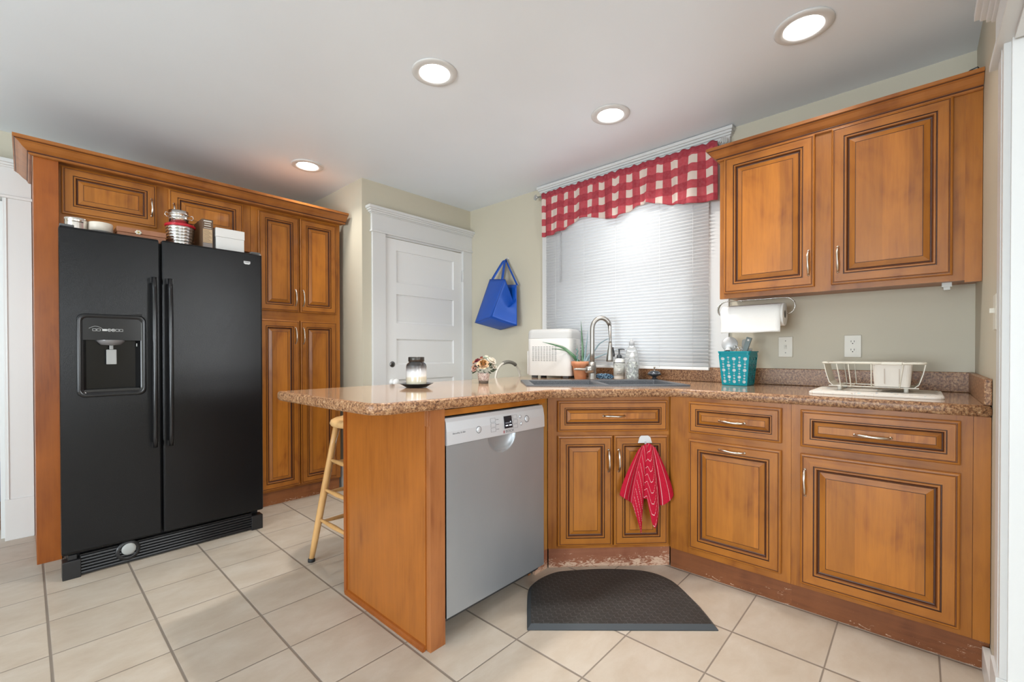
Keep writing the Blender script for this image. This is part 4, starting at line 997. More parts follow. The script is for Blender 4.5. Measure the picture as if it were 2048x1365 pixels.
for (a, z, b, r, m3, sd_) in ((.000, .108, .030, .038, (0, 1, 1), 1), (.045, .128, .005, .032, (2, 2, 2), 2), (-.048, .088, .022, .026, (4, 4, 0), 3), (-.034, .128, .005, .022, (3, 3, 1), 4), (.015, .145, -.01, .024, (5, 2, 2), 5), (.060, .098, .010, .022, (2, 2, 5), 6), (-.010, .140, -.02, .022, (0, 3, 1), 7), (-.052, .118, -.01, .02, (4, 0, 0), 8)):
    mb = MB(); c = fp(a, z, b); rose(mb, c, r, (c-fp(0, .06, -.02)), (m3[0], m3[1], m3[2]), sd_); mb.build('blossom', pet, t)
mb = MB(); rnd = random.Random(3)
for k in range(110):
    a = rnd.uniform(0, 2*PI); el = rnd.uniform(-.5, .7); d_ = Vector((math.cos(a)*math.cos(el), math.sin(a)*math.cos(el), math.sin(el))); c = fp(0, .082)+Vector((d_.x*.055, d_.y*.055, d_.z*.045))*rnd.uniform(.7, 1.1)
    s_ = rnd.uniform(.008, .014); sdv = d_.cross(Vector((rnd.random(), rnd.random(), rnd.random()))).normalized()
    mb.add([c, c+d_*s_+sdv*s_*.4, c+d_*s_*2.0, c+d_*s_-sdv*s_*.4], [(0, 1, 2, 3)], k % 2)
mb.build('foliage', [mat('dark_leaf', (.025, .05, .032), .6), mat('sage_leaf', (.07, .11, .075), .6)], t)

# ------------------------------------------------------------------ bread machine
bq = Vector((2.622, 1.975)); rz = -math.radians(74)
br = thing('bread_machine', 'white bread machine with slotted vents in the corner of the counter', 'appliance', (bq.x, bq.y, .917), rz)
Mb = frame_M((bq.x, bq.y, 0), rz)
BW = mat('appliance_white', (.68, .675, .65), .35); BG = mat('appliance_grey_lid', (.50, .50, .49), .35); SL = mat('vent_dark', (.10, .10, .10), .6)
hw, hd_, zb, zt = .168, .120, .935, 1.200
mb = MB(Mb); ol = rrect(-hw, hw, -hd_, hd_, .035, 6); n = len(ol)
mb.add([(a*s_, b*s_, z) for s_, z in ((.985, zb), (1, zb+.01), (1, zt)) for a, b in ol], [(q*n+i, q*n+(i+1) % n, (q+1)*n+(i+1) % n, (q+1)*n+i) for q in range(2) for i in range(n)], 0, True)
mb.add([(a*.985, b*.985, zb) for a, b in ol], [tuple(range(n))[::-1]]); mb.add([(a, b, zt) for a, b in ol], [tuple(range(n))])
body = mb.build('body', BW, br)
mb = MB(Mb); prf = [(1.0, zt+.001), (.995, zt+.035), (.97, zt+.055), (.90, zt+.066), (.5, zt+.070)]
mb.add([(a*s_, b*s_, z) for s_, z in prf for a, b in ol], [(q*n+i, q*n+(i+1) % n, (q+1)*n+(i+1) % n, (q+1)*n+i) for q in range(4) for i in range(n)]+[tuple(4*n+i for i in range(n))], 0, True)
mb.build('lid', BG, br)
mb = MB(Mb); mb.box(-hw-.012, -hw+.002, -hd_+.03, hd_-.01, zb+.005, zb+.175); mb.build('side_handle', BW, br, bevel=.003)
mb = MB(Mb)
for i in range(11):
    for j in range(9): mb.box(-.125+j*.0215, -.125+j*.0215+.014, -hd_-.0008, -hd_+.002, 1.040+i*.0098, 1.043+i*.0098)
mb.build('front_vent', SL, body); mb = MB(Mb)
for i in range(16):
    for j in range(2): mb.box(hw-.002, hw+.0008, -.06+j*.035, -.06+j*.035+.016, 1.02+i*.011, 1.0235+i*.011)
    if i < 9:
        for j in range(1): mb.box(hw-.002, hw+.0008, -.06, -.044, .945+i*.008, .948+i*.008)
mb.build('side_vent', SL, body)
for sx in (-1, 1):
    for sy in (-1, 1): mb = MB(Mb); mb.box(sx*.12-.02, sx*.12+.02, sy*.085-.012, sy*.085+.012, .9175, .9352); mb.build('foot', SL, br)

# ------------------------------------------------------------------ aloe in a terracotta pot
ax_, ay_ = 2.600, 1.735
al = thing('potted_aloe', 'aloe plant with long green leaves in a terracotta pot behind the sink', 'potted plant', (ax_, ay_, .9175))
TC = mat('terracotta', (.62, .26, .12), .7); _n = N(TC); _n.color(_n.ramp(_n.noise(_n.coord(), 14, 4), [(.35, (.50, .19, .09)), (.65, (.70, .36, .20))]))
mb = MB(); mb.lathe([(0, 0), (.040, 0), (.054, .088), (.060, .090), (.063, .120), (.058, .121), (.055, .108), (0, .106, 1)], (ax_, ay_, .9175), 30); mb.build('pot', [TC, mat('soil', (.05, .035, .025), .9)], al)
def leafm():
    m = mat('aloe_green', (.09, .20, .10), .4); n = N(m); n.color(n.ramp(n.noise(n.coord(), 12, 3), [(.35, (.045, .13, .06)), (.65, (.16, .28, .17))])); return m
LF = leafm(); LFP = mat('pale_leaf', (.28, .40, .44), .4)
def apt(a, z, b=0): q = Vector((ax_, ay_, 0))+Vector((.675, -.738, 0))*a+Vector((-.738, -.675, 0))*b; return Vector((q.x, q.y, z))
zb = 1.025
for pts, r, mm in (([(.018, zb), (.016, 1.12), (.010, 1.22), (.004, 1.318)], .014, LF), ([(.026, zb), (.036, 1.10), (.046, 1.18), (.054, 1.265)], .010, LFP),
               ([(-.005, zb), (-.055, 1.085), (-.12, 1.135), (-.20, 1.158), (-.262, 1.172)], .012, LF), ([(-.008, zb), (-.05, 1.07), (-.10, 1.115), (-.15, 1.122), (-.20, 1.125)], .009, LF),
               ([(.030, zb), (.055, 1.07), (.085, 1.11), (.11, 1.125)], .010, LFP), ([(.035, zb), (.08, 1.055), (.14, 1.075), (.21, 1.105), (.29, 1.13)], .007, LFP),
               ([(.030, zb), (.09, 1.10), (.13, 1.16), (.19, 1.195), (.235, 1.205)], .006, LFP)):
    P_ = [apt(a, z, .004) for a, z in pts]; mb = MB(); Q = []
    for i in range(len(P_)-1):
        for j in range(5): Q.append(P_[i].lerp(P_[i+1], j/5))
    Q.append(P_[-1])
    for _ in range(2): Q = [Q[0]]+[(Q[i-1]+Q[i]*2+Q[i+1])/4 for i in range(1, len(Q)-1)]+[Q[-1]]
    mb.tube(Q, [r*(1-(i/(len(Q)-1))**1.4*.93) for i in range(len(Q))], 8, ell=(.55, 1)); mb.build('leaf', mm, al)
mb = MB()
for i in range(9): a = -.012+.004*math.sin(i*2.1); c = apt(a-.012, 1.04+i*.010, .02); mb.lathe([(0, -.006), (.006, -.001), (.004, .005), (0, .007)], c, 7)
mb.tube([apt(-.022, 1.125, .02), apt(-.022, 1.15, .02)], .001, 5);
mb.build('small_stem', mat('blue_green_stem', (.13, .26, .24), .5), al)

# ------------------------------------------------------------------ bottles, brush, stopper
CLEAR = mat('clear_plastic', (.88, .90, .90), .12, trans=.75, ior=1.25); LBL = mat('pale_label', (.55, .56, .52), .5)
sx_, sy_ = 2.732, 1.508; z0 = .9175
t = thing('soap_bottle', 'hand soap pump bottle with grey label and dark pump behind the sink', 'bottle', (sx_, sy_, z0))
mb = MB(); mb.lathe([(0, 0), (.034, 0), (.037, .004), (.037, .118), (.033, .130), (.018, .140), (.015, .148)], (sx_, sy_, z0), 30); mb.build('bottle_body', mat('milky_plastic', (.74, .74, .70), .3), t)
mb = MB(); mb.lathe([(.0375, .022), (.0378, .022), (.0378, .112), (.0375, .112)], (sx_, sy_, z0), 36); mb.lathe([(.0376, .110), (.0382, .110), (.0382, .1145), (.0376, .1145)], (sx_, sy_, z0), 36, 1)
LB = mb.build('label', [LBL, INK], t)
face = Vector((-.877, -.480, 0)).normalized(); rt = Vector((face.y*-1, face.x, 0)); rt = Vector((.480, -.877, 0))
o3 = Vector((sx_, sy_, z0))+face*.0386
text('label_lettering', "MEYER'S", .0155, wallM(o3+Vector((0, 0, .098)), rt), INK, t, .0003); text('label_lettering', "CLEAN DAY", .0062, wallM(o3+Vector((0, 0, .084)), rt), INK, t, .0003)
text('label_lettering', "SOAP", .013, wallM(o3+Vector((0, 0, .036)), rt), INK, t, .0003)
mb = MB(); mb.lathe([(0, 0), (.007, 0), (.007, .001), (0, .001)], o3+Vector((0, 0, .060)), 14, 0, axis=face); mb.build('label_emblem', WHITE, t)
PUMP = mat('charcoal_pump', (.06, .065, .07), .4)
mb = MB(); mb.lathe([(.016, .140), (.0175, .142), (.0165, .162), (.008, .168), (.0055, .170), (.0045, .198), (.008, .200), (.008, .206), (0, .208)], (sx_, sy_, z0), 20)
mb.tube([Vector((sx_, sy_, z0+.203)), Vector((sx_, sy_, z0+.204))+R_*.03, Vector((sx_, sy_, z0+.200))+R_*.036], [.005, .004, .003], 8); mb.build('pump', PUMP, t)
bx_, by_ = 2.738, 1.418
t = thing('detergent_bottle', 'tall clear detergent bottle with grey cap, behind the shorter bottle', 'bottle', (bx_, by_, z0))
mb = MB(); mb.lathe([(0, 0), (.042, 0), (.046, .006), (.047, .10), (.045, .15), (.036, .195), (.020, .222), (.015, .232)], (bx_, by_, z0), 30); mb.build('bottle_body', CLEAR, t)
mb = MB(); mb.lathe([(.016, .228), (.018, .230), (.018, .252), (.011, .258), (.009, .270), (0, .272)], (bx_, by_, z0), 20); mb.build('cap', mat('frosted_cap', (.42, .43, .44), .4), t)
bx_, by_ = 2.655, 1.372
t = thing('dish_soap_bottle', 'short clear dish soap bottle with printed pattern and white cap', 'bottle', (bx_, by_, z0))
mb = MB(); mb.lathe([(0, 0), (.034, 0), (.038, .005), (.039, .07), (.036, .10), (.029, .125), (.018, .142), (.014, .150)], (bx_, by_, z0), 30); mb.build('bottle_body', CLEAR, t)
def patm():
    m = mat('printed_film', (.7, .72, .7), .3, alpha=1); n = N(m); k = n.noise(n.coord(), 55, 4, .7, 1.5); n.color(n.ramp(k, [(.38, (.12, .13, .12)), (.47, (.48, .50, .45)), (.6, (.68, .70, .66))]))
    a = n.ramp(n.noise(n.coord(), 38, 3), [(.44, (0, 0, 0)), (.52, (.85, .85, .85))]); n.link(a, n.p.inputs['Alpha']); return m
mb = MB(); mb.lathe([(.0392, .015), (.0397, .07), (.0368, .10), (.0298, .122)], (bx_, by_, z0), 30); mb.build('printed_label', patm(), t)
mb = MB(); mb.lathe([(.015, .146), (.0165, .148), (.0165, .164), (.010, .170), (.008, .180), (0, .182)], (bx_, by_, z0), 18); mb.build('cap', mat('clear_white_cap', (.70, .71, .70), .35), t)
t = thing('dish_scrubber', 'blue fuzzy dish scrubber lying behind the sink beside the faucet', 'scrubber', (2.66, 1.58, .9175))
mb = MB(); rnd = random.Random(5)
for k in range(420):
    u = rnd.random(); a = rnd.uniform(0, 2*PI); ctr = Vector((2.635, 1.625, .938)).lerp(Vector((2.705, 1.545, .934)), u); r = .015*(1-.3*abs(2*u-1)**3)
    d_ = Vector((math.cos(a)*.7, math.cos(a)*.7, math.sin(a))).normalized(); p_ = ctr+d_*r*.75; q_ = ctr+d_*(r+rnd.uniform(.001, .006))+Vector((rnd.uniform(-.003, .003), rnd.uniform(-.003, .003), 0))
    if q_.z < .919: q_.z = .919
    if p_.z < .919: p_.z = .919
    mb.tube([p_, q_], [.0026, .0018], 5, k % 3)
hd = mb.build('bristle_head', [mat('pale_blue_fibre', (.28, .45, .58), .7), mat('blue_fibre', (.09, .20, .32), .7), mat('navy_fibre', (.03, .06, .11), .7)], t)
mb = MB(); mb.tube([(2.625, 1.637, .936), (2.715, 1.535, .932), (2.73, 1.518, .930)], [.010, .009, .004], 10); mb.build('core', bpy.data.materials['navy_fibre'], t)
qx, qy = 2.745, 1.262
t = thing('sink_stopper', 'black ribbed sink strainer stopper with a steel stem on the counter', 'stopper', (qx, qy, z0))
mb = MB(); mb.lathe([(0, 0), (.022, 0), (.024, .010), (.014, .014), (.012, .024), (.030, .030), (.042, .038), (.043, .044), (.036, .048), (.034, .056), (.020, .062), (0, .064)], (qx, qy, z0), 30); mb.build('stopper_body', mat('gunmetal', (.05, .055, .065), .3, .5), t)
mb = MB()
for k in range(22): a = 2*PI*k/22; mb.lathe([(0, -.003), (.003, 0), (0, .003)], (qx+.036*math.cos(a), qy+.036*math.sin(a), z0+.048), 6)
mb.build('ribs', mat('pale_rib', (.45, .47, .5), .4), t)
mb = MB(); mb.lathe([(.004, .062), (.004, .082), (.006, .084), (.006, .090), (0, .092)], (qx, qy, z0), 12); mb.build('stem', NICKEL, t)

# ------------------------------------------------------------------ teal basket with utensils
bxc, byc = 2.675, .742; rz = -PI/2-.05; Mt = frame_M((bxc, byc, 0), rz)
t = thing('utensil_basket', 'turquoise plastic basket with round holes on the counter under the paper towel', 'basket', (bxc, byc, z0), rz)
def tealm():
    m = mat('teal_plastic', (.0, .31, .38), .35, spec=.4); n = N(m); tc = n.new('ShaderNodeTexCoord'); s = n.new('ShaderNodeSeparateXYZ'); n.link(tc.outputs['Object'], s.inputs[0])
    tr = n.new('ShaderNodeBsdfTranslucent'); tr.inputs[0].default_value = (.02, .55, .62, 1); mx = n.new('ShaderNodeMixShader'); mx.inputs[0].default_value = .2
    n.link(n.p.outputs[0], mx.inputs[1]); n.link(tr.outputs[0], mx.inputs[2]); n.link(mx.outputs[0], n.t.nodes['Material Output'].inputs[0]); return m
TEAL = tealm()
bw, bd_, bh = .078, .070, .185; tb = .82
def ring4(s_, z): return rrect(-bw*s_, bw*s_, -bd_*s_, bd_*s_, .014, 4), z
mb = MB(Mt)
# perforated walls: a grid of round holes cut from each side face, columns alternate sizes
def holed(mb, P00, P10, P11, P01, cols, rows, rs):
    """quad wall with circular holes; P* corners (bottom-left, bottom-right, top-right, top-left)"""
    P00, P10, P11, P01 = map(Vector, (P00, P10, P11, P01))
    def pt(u, v): return P00.lerp(P10, u).lerp(P01.lerp(P11, u), v)
    W_ = (P10-P00).length; H_ = (P01-P00).length; u0, u1, v0, v1 = .12, .88, .05, .95
    bm = bmesh.new(); es = []
    def loop(pts):
        vs = [bm.verts.new((a, b, 0)) for a, b in pts]; return [bm.edges.new((vs[i], vs[(i+1) % len(vs)])) for i in range(len(vs))]
    es += loop([(0, 0), (1, 0), (1, 1), (0, 1)])
    for i in range(cols):
        big = i % 2 == 0; v = v0+.02; k = 0
        cu = u0+(u1-u0)*i/(cols-1)
        seq = (1.0, .62, .62, .40) if big else (.40, .62, 1.0, .62)
        while True:
            r = rs*seq[k % 4]; v += r/H_
            if v+r/H_ > v1+.02: break
            es += loop([(cu+r/W_*math.cos(a*PI/5), v+r/H_*math.sin(a*PI/5)) for a in range(10)])
            v += r/H_+.0035/H_; k += 1
    bmesh.ops.triangle_fill(bm, use_beauty=True, use_dissolve=False, edges=es)
    bm.verts.index_update(); mb.add([pt(v.co.x, v.co.y) for v in bm.verts], [tuple(q.index for q in f.verts) for f in bm.faces]); bm.free()
c0 = [(-bw*tb, -bd_*tb), (bw*tb, -bd_*tb), (bw*tb, bd_*tb), (-bw*tb, bd_*tb)]; c1 = [(-bw, -bd_), (bw, -bd_), (bw, bd_), (-bw, bd_)]
for i in range(4):
    j = (i+1) % 4; holed(mb, (*c0[i], z0+.001), (*c0[j], z0+.001), (*c1[j], z0+bh-.018), (*c1[i], z0+bh-.018), 5, 8, .0092)
mb.add([(a, b, z0+.002) for a, b in c0], [(0, 1, 2, 3)])
BK = mb.build('basket_body', TEAL, t, solid=.0022)
mb = MB(Mt); r1 = rrect(-bw-.001, bw+.001, -bd_-.001, bd_+.001, .012, 4); r2 = rrect(-bw-.006, bw+.006, -bd_-.006, bd_+.006, .014, 4); n = len(r1)
zz = z0+bh
mb.add([(a, b, zz-.019) for a, b in r1]+[(a, b, zz) for a, b in r1]+[(a, b, zz+.002) for a, b in r2]+[(a, b, zz-.004) for a, b in r2],
       [(q*n+i, q*n+(i+1) % n, (q+1)*n+(i+1) % n, (q+1)*n+i) for q in range(3) for i in range(n)])
mb.box(-bw-.020, -bw-.004, -.02, .02, zz-.010, zz+.001)
mb.build('basket_rim', TEAL, t, solid=.002)
mb = MB(Mt); ki = .93
mb.add([(a*ki, b*ki, z0+.008) for a, b in c0]+[(a*ki, b*ki, z0+bh-.012) for a, b in c1], [(i, (i+1) % 4, 4+(i+1) % 4, 4+i) for i in range(4)]+[(0, 1, 2, 3)])
mb.build('inner_liner', mat('white_liner', (.70, .74, .74), .5), t, solid=.001)['label'] = 'white liner showing through the holes'
lpt = lambda x, y, z: Mt @ Vector((x, y, z))
GREY = mat('grey_nylon', (.45, .46, .46), .4); DKG = mat('slate_handle', (.17, .21, .21), .45)
# lids / jars inside the basket
t2 = thing('round_strainer', 'flat round steel skimmer leaning to the left in the turquoise basket', 'utensil', lpt(-.04, 0, 1.0))
mb = MB(Mt); ctr = Vector((-.048, .01, 1.145)); axn = Vector((.25, -1, .15)).normalized()
mb.M = Mt; prf = [(0, 0), (.040, 0), (.042, .003), (.040, .005), (0, .005)]
vs0 = len(mb.v); mb.lathe(prf, ctr, 28, 0, axis=axn); 
hdm = mb.build('skimmer_head', mat('grey_skimmer', (.50, .50, .50), .35, .3), t2)
mb = MB(Mt); mb.tube([(-.035, .01, 1.105), (-.012, .01, .925)], .004, 8); mb.build('shaft', STEEL, t2)
t2 = thing('peeler_handle', 'slate grey utensil handle leaning right in the turquoise basket', 'utensil', lpt(.03, 0, 1.0))
mb = MB(Mt); a_ = Vector((.010, -.02, .93)); b_ = Vector((.036, -.018, 1.09)); c_ = Vector((.062, -.012, 1.18))
mb.tube([a_, b_], .006, 8, 1); dd = (c_-b_).normalized(); sdv = Vector((dd.z, 0, -dd.x))
P4 = [b_-sdv*.012, b_+sdv*.012, c_+sdv*.014, c_-sdv*.014]
mb.add([p+Vector((0, o_, 0)) for o_ in (-.006, .006) for p in P4], [(0, 1, 2, 3), (7, 6, 5, 4), (0, 4, 5, 1), (1, 5, 6, 2), (2, 6, 7, 3), (3, 7, 4, 0)])
mb.build('handle', [DKG, STEEL], t2, bevel=.003)
mb = MB(Mt); cc = b_.lerp(c_, .84); mb.lathe([(0, -.0075), (.006, -.0075), (.006, .0075), (0, .0075)], cc, 14, 0, axis=(0, 1, 0)); mb.build('hanging_hole', WHITE, t2)
for (xx, zz_, r_, nm, lb) in ((-.008, 1.130, .008, 'whisk', 'small steel ring-ended tool left of centre in the turquoise basket'), (.010, 1.122, .008, 'measuring_spoon', 'small steel ring-ended spoon at the centre of the turquoise basket')):
    t2 = thing(nm, lb, 'utensil', lpt(xx, 0, 1.0)); mb = MB(Mt); mb.tube([(xx, 0, .93), (xx, -.005, zz_-.01)], .003, 7); mb.build('shaft', STEEL, t2)
    mb = MB(Mt); mb.tube([(xx+r_*math.cos(a*PI/8), -.005, zz_+r_*math.sin(a*PI/8)) for a in range(17)], .0022, 6); mb.build('ring_end', STEEL, t2)
t2 = thing('spatula', 'clear grey utensil handle standing upright at the back of the turquoise basket', 'utensil', lpt(.02, .03, 1.0))
mb = MB(Mt); mb.tube([(.014, .030, .93), (.020, .030, 1.08), (.022, .030, 1.10)], .004, 8); mb.build('shaft', STEEL, t2)
mb = MB(Mt); mb.prism([(x_*1.0+.023, z_) for x_, z_ in ((-.010, 1.10), (.010, 1.10), (.013, 1.15), (.010, 1.168), (0, 1.173), (-.010, 1.168), (-.013, 1.15))], .027, .033, 0, 'y'); mb.build('handle', mat('smoke_grey', (.38, .38, .36), .25), t2)
t2 = thing('white_jug', 'white plastic container inside the turquoise basket', 'container', lpt(.035, .0, z0+.004))
mb = MB(Mt); mb.lathe([(0, 0), (.022, 0), (.025, .175), (.026, .188), (.023, .194), (0, .195)], (.033, .034, z0+.006), 22); mb.build('container_body', WHITE, t2)
mb = MB(Mt); mb.lathe([(.0265, .183), (.028, .185), (.028, .197), (0, .199)], (.033, .034, z0+.006), 22); mb.build('lid', WHITE, t2)
t2 = thing('white_scoop', 'small white scoop with a black edge in the turquoise basket', 'utensil', lpt(-.04, -.03, z0+.004))
mb = MB(Mt); mb.lathe([(0, 0), (.018, 0), (.019, .165), (.016, .19), (.008, .205), (0, .207)], (-.042, -.030, z0+.006), 20); mb.build('scoop_body', WHITE, t2)
mb = MB(Mt); mb.tube([(-.056, -.048, z0+.188), (-.040, -.052, z0+.192), (-.026, -.048, z0+.190)], .003, 8); mb.build('edge', BLACKP, t2)

# ------------------------------------------------------------------ paper towel holder and roll
t = thing('paper_towel_holder', 'steel strap paper towel holder mounted under the right wall cabinet', 'holder', (2.66, .64, 1.38))
mb = MB(); hx = 2.655; pts = []
yA, yB = .842, .465; zt_, ra = 1.3835, .044
pts += [(yA-.035+ -.0, 1.298)]
for i in range(11): a = -PI*.35+i*(PI*.85)/10; pts.append((yA-.044+.044*math.cos(a), 1.338+.044*math.sin(a)))
for i in range(11): a = PI/2+i*(PI*.85)/10; pts.append((yB+.044+.044*math.cos(a), 1.338+.044*math.sin(a)))
pts.append((yB+.035, 1.298))
w2 = .017
vs = []; 
for (yy, zz_) in pts: vs += [(hx-w2, yy, zz_), (hx+w2, yy, zz_)]
mb.add(vs, [(2*i, 2*i+1, 2*i+3, 2*i+2) for i in range(len(pts)-1)], 0, True); mb.build('strap', mat('chrome_strap', (.70, .69, .67), .15, 1.), t, solid=.002)
for yy in (.72, .58): mb = MB(); mb.lathe([(0, -.004), (.005, -.003), (.005, 0), (0, 0)], (hx, yy, 1.3815), 10); mb.build('screw', STEEL, t)
t = thing('paper_towel_roll', 'white paper towel roll hanging on the steel strap under the cabinet', 'paper towel', (hx, .66, 1.24))
mb = MB(); Y0, Y1 = .812, .512
def prm():
    m = mat('paper_towel', (.86, .86, .84), .9, spec=.1); n = N(m); k = n.noise(n.coord((1, 1, 1)), 240, 2); n.bump(k, .5, .002); return m
PT = prm()
mb.lathe([(.020, 0), (.058, 0), (.060, .002), (.060, .298), (.058, .300), (.020, .300), (.020, 0)], (hx, Y1, 1.297), 48, 0, axis=(0, 1, 0)); RB = mb.build('roll', PT, t)
mb = MB(); mb.lathe([(.0195, .0), (.0195, .300), (.017, .300), (.017, 0), (.0195, 0)], (hx, Y1, 1.297), 24, 0, axis=(0, 1, 0)); mb.build('cardboard_core', mat('core_grey', (.20, .19, .18), .8), t)
def sheet(u, v):
    if v < .4: a = PI*.62+v/.4*PI*.38; return (hx+.0612*math.cos(a), .808-u*.286, 1.297+.0612*math.sin(a))
    s_ = (v-.4)/.6; return (hx-.0612+.004*math.sin(s_*3)*s_, .808-u*.286, 1.297-s_*.093+.0015*math.sin(u*9))
mb = MB(); mb.grid(sheet, 12, 16); mb.build('loose_sheet', PT, t, solid=.0008)

# ------------------------------------------------------------------ wall plates
IV = mat('ivory_plate', (.70, .67, .58), .35)
t = thing('light_switch', 'ivory single toggle light switch plate above the backsplash', 'light switch', (WX, .548, 1.129))
mb = MB(); mb.box(WX-.007, WX-.0005, .513, .583, 1.072, 1.186); mb.build('plate', IV, t, bevel=.003)
mb = MB(); mb.box(WX-.0085, WX-.0065, .541, .555, 1.117, 1.141); mb.box(WX-.017, WX-.007, .5445, .5515, 1.128, 1.137); mb.build('toggle', mat('toggle_ivory', (.60, .57, .49), .35), t)
for z in (1.096, 1.162): mb = MB(); mb.lathe([(0, 0), (.003, 0), (.0025, .0012), (0, .0014)], (WX-.0068, .548, z), 10, 0, axis=(-1, 0, 0)); mb.build('screw', mat('screw_grey', (.3, .3, .28), .4, .5) if z < 1.1 else bpy.data.materials['screw_grey'], t)
t = thing('wall_outlet', 'ivory duplex electrical outlet above the dish rack', 'outlet', (WX, .250, 1.129))
mb = MB(); mb.box(WX-.007, WX-.0005, .214, .286, 1.072, 1.187); mb.build('plate', IV, t, bevel=.003)
for z in (1.151, 1.109):
    mb = MB(); mb.prism([(.250+.0175*math.cos(a*PI/10)*(1), z+.0145*math.sin(a*PI/10)) for a in range(20)], WX-.0085, WX-.0068, 0, 'x')
    for s_ in (-.0065, .0065): mb.box(WX-.0089, WX-.0084, .250+s_-.001, .250+s_+.001, z-.001, z+.008, 1)
    mb.lathe([(0, 0), (.0025, 0), (.0025, .0005), (0, .0005)], (WX-.0084, .250, z-.007), 10, 1, axis=(-1, 0, 0)); mb.build('receptacle', [IV, DARK], t)
t = thing('light_switch', 'cream light switch on the short wall beside the white casing', 'light switch', (2.10, RY, 1.23))
mb = MB(); mb.box(2.065, 2.135, RY+.0005, RY+.007, 1.17, 1.285); mb.build('plate', IV, t, bevel=.003)
mb = MB(); mb.box(2.095, 2.105, RY+.007, RY+.018, 1.225, 1.240); mb.build('toggle', IV, t)

# ------------------------------------------------------------------ drying mat and dish rack
def dmm():
    m = mat('patterned_drying_mat', (.8, .76, .7), .8); n = N(m); v = n.coord((1, 3.0, 1), rot=(0, 0, .15)); k = n.noise(v, 11, 3, .6, 1.0); k2 = n.noise(n.coord((1, 2.6, 1), rot=(0, 0, -.1)), 14, 2)
    c = n.ramp(k, [(.34, (.42, .46, .52)), (.39, (.80, .75, .68)), (.62, (.82, .78, .72)), (.66, (.60, .50, .38))]); n.color(n.mix(n.ramp(k2, [(.66, (0, 0, 0)), (.70, (1, 1, 1))]), c, (.42, .62, .62))); return m
mb = MB(); ol = rrect(2.345, 2.765, -.075, .365, .04, 6); ol = [(x_, y_) for x_, y_ in ol]; n = len(ol)
mb.add([(a, b, .9175) for a, b in ol]+[(a, b, .9235) for a, b in ol]+[(2.555+(a-2.555)*.985, .145+(b-.145)*.985, .9265) for a, b in ol], [(q*n+i, q*n+(i+1) % n, (q+1)*n+(i+1) % n, (q+1)*n+i) for q in range(2) for i in range(n)]+[tuple(2*n+i for i in range(n))], 0, True)
tag(mb.build('drying_mat', dmm()), 'white patterned drying mat under the dish rack on the counter', 'mat')
t = thing('dish_rack', 'ivory plastic dish rack with a solid cutlery bin on the drying mat', 'dish rack', (2.58, .15, .927))
RK = mat('ivory_rack_plastic', (.74, .70, .60), .4)
x0, x1, ya, yb = 2.455, 2.725, .325, -.022; zT, zB = 1.052, .948; s_ = .90
def rp(u, v, top=True):
    cx_, cy_ = (x0+x1)/2, (ya+yb)/2; k = 1 if top else .88
    return (cx_+(u-.5)*(x1-x0)*k, cy_-(v-.5)*(ya-yb)*k, zT if top else zB)
mb = MB(); lp = [(a, b) for a, b in rrect(0, 1, 0, 1, .07, 5)]
mb.tube([rp(a, b) for a, b in lp]+[rp(*lp[0])], .0042, 8); mb.build('top_rim', RK, t)
def strap(pts, wv, nm='strap', th_=.003):
    mb = MB(); vs = []
    for p in pts: vs += [Vector(p)-Vector(wv), Vector(p)+Vector(wv)]
    mb.add(vs, [(2*i, 2*i+1, 2*i+3, 2*i+2) for i in range(len(pts)-1)], 0, False); return mb.build(nm, RK, t, solid=th_)
xm = (x0+x1)/2
for v in (0, 1):   # end U-straps
    yt, yb_ = rp(.5, v)[1], rp(.5, v, False)[1]; dy = -.03 if v == 0 else .03
    strap([(xm, yt, zT), (xm, yt*.6+yb_*.4, zT-.045), (xm, yb_, zB+.015), (xm, yb_+dy*.5, zB), (xm, yb_+dy*1.5, zB)], (.095, 0, 0), 'end_panel')
strap([(xm-.095, rp(.5, 0, False)[1], zB), (xm-.095, rp(.5, 1, False)[1], zB)], (.018, 0, 0), 'bottom_rail'); strap([(xm+.095, rp(.5, 0, False)[1], zB), (xm+.095, rp(.5, 1, False)[1], zB)], (.018, 0, 0), 'bottom_rail')
for v in (.15, .27, .50, .80):
    mb = MB(); a, b, c, e_ = rp(0, v), rp(0, v, False), rp(1, v, False), rp(1, v); mb.tube([a, b, c, e_], .0022, 6); mb.build('wire', RK, t)
for v in (.13, .87):
    for u in (.08, .92):
        mb = MB(); p = rp(u, v, False); mb.cyl((p[0], p[1], .9275), (p[0], p[1], zB+.004), .008, 10); mb.build('foot', mat('clear_foot', (.6, .58, .52), .3) if 'clear_foot' not in bpy.data.materials else bpy.data.materials['clear_foot'], t)
t = thing('cutlery_bin', 'cream solid-sided bin hooked on the right half of the dish rack', 'bin', (2.53, .085, .953))
mb = MB(); a0 = rrect(2.465, 2.66, .020, .148, .015, 4); n = len(a0)
def sc_(p, k, c=(2.56, .085)): return (c[0]+(p[0]-c[0])*k, c[1]+(p[1]-c[1])*k)
mb.add([(*sc_(p, .90), .953) for p in a0]+[(*sc_(p, 1.0), 1.046) for p in a0]+[(*sc_(p, 1.05), 1.048) for p in a0], [(q*n+i, q*n+(i+1) % n, (q+1)*n+(i+1) % n, (q+1)*n+i) for q in range(2) for i in range(n)]+[tuple(range(n))[::-1]])
mb.build('bin_body', mat('cream_bin', (.72, .67, .60), .45), t, solid=.003)
mb = MB(); mb.box(2.448, 2.462, .05, .118, 1.046, 1.058); mb.build('hook', RK, t, bevel=.003)
for yy in (.060, .108): mb = MB(); mb.box(2.4655, 2.469, yy-.0015, yy+.0015, .965, 1.040); mb.build('rib', mat('bin_seam', (.5, .42, .34), .5) if 'bin_seam' not in bpy.data.materials else bpy.data.materials['bin_seam'], t)

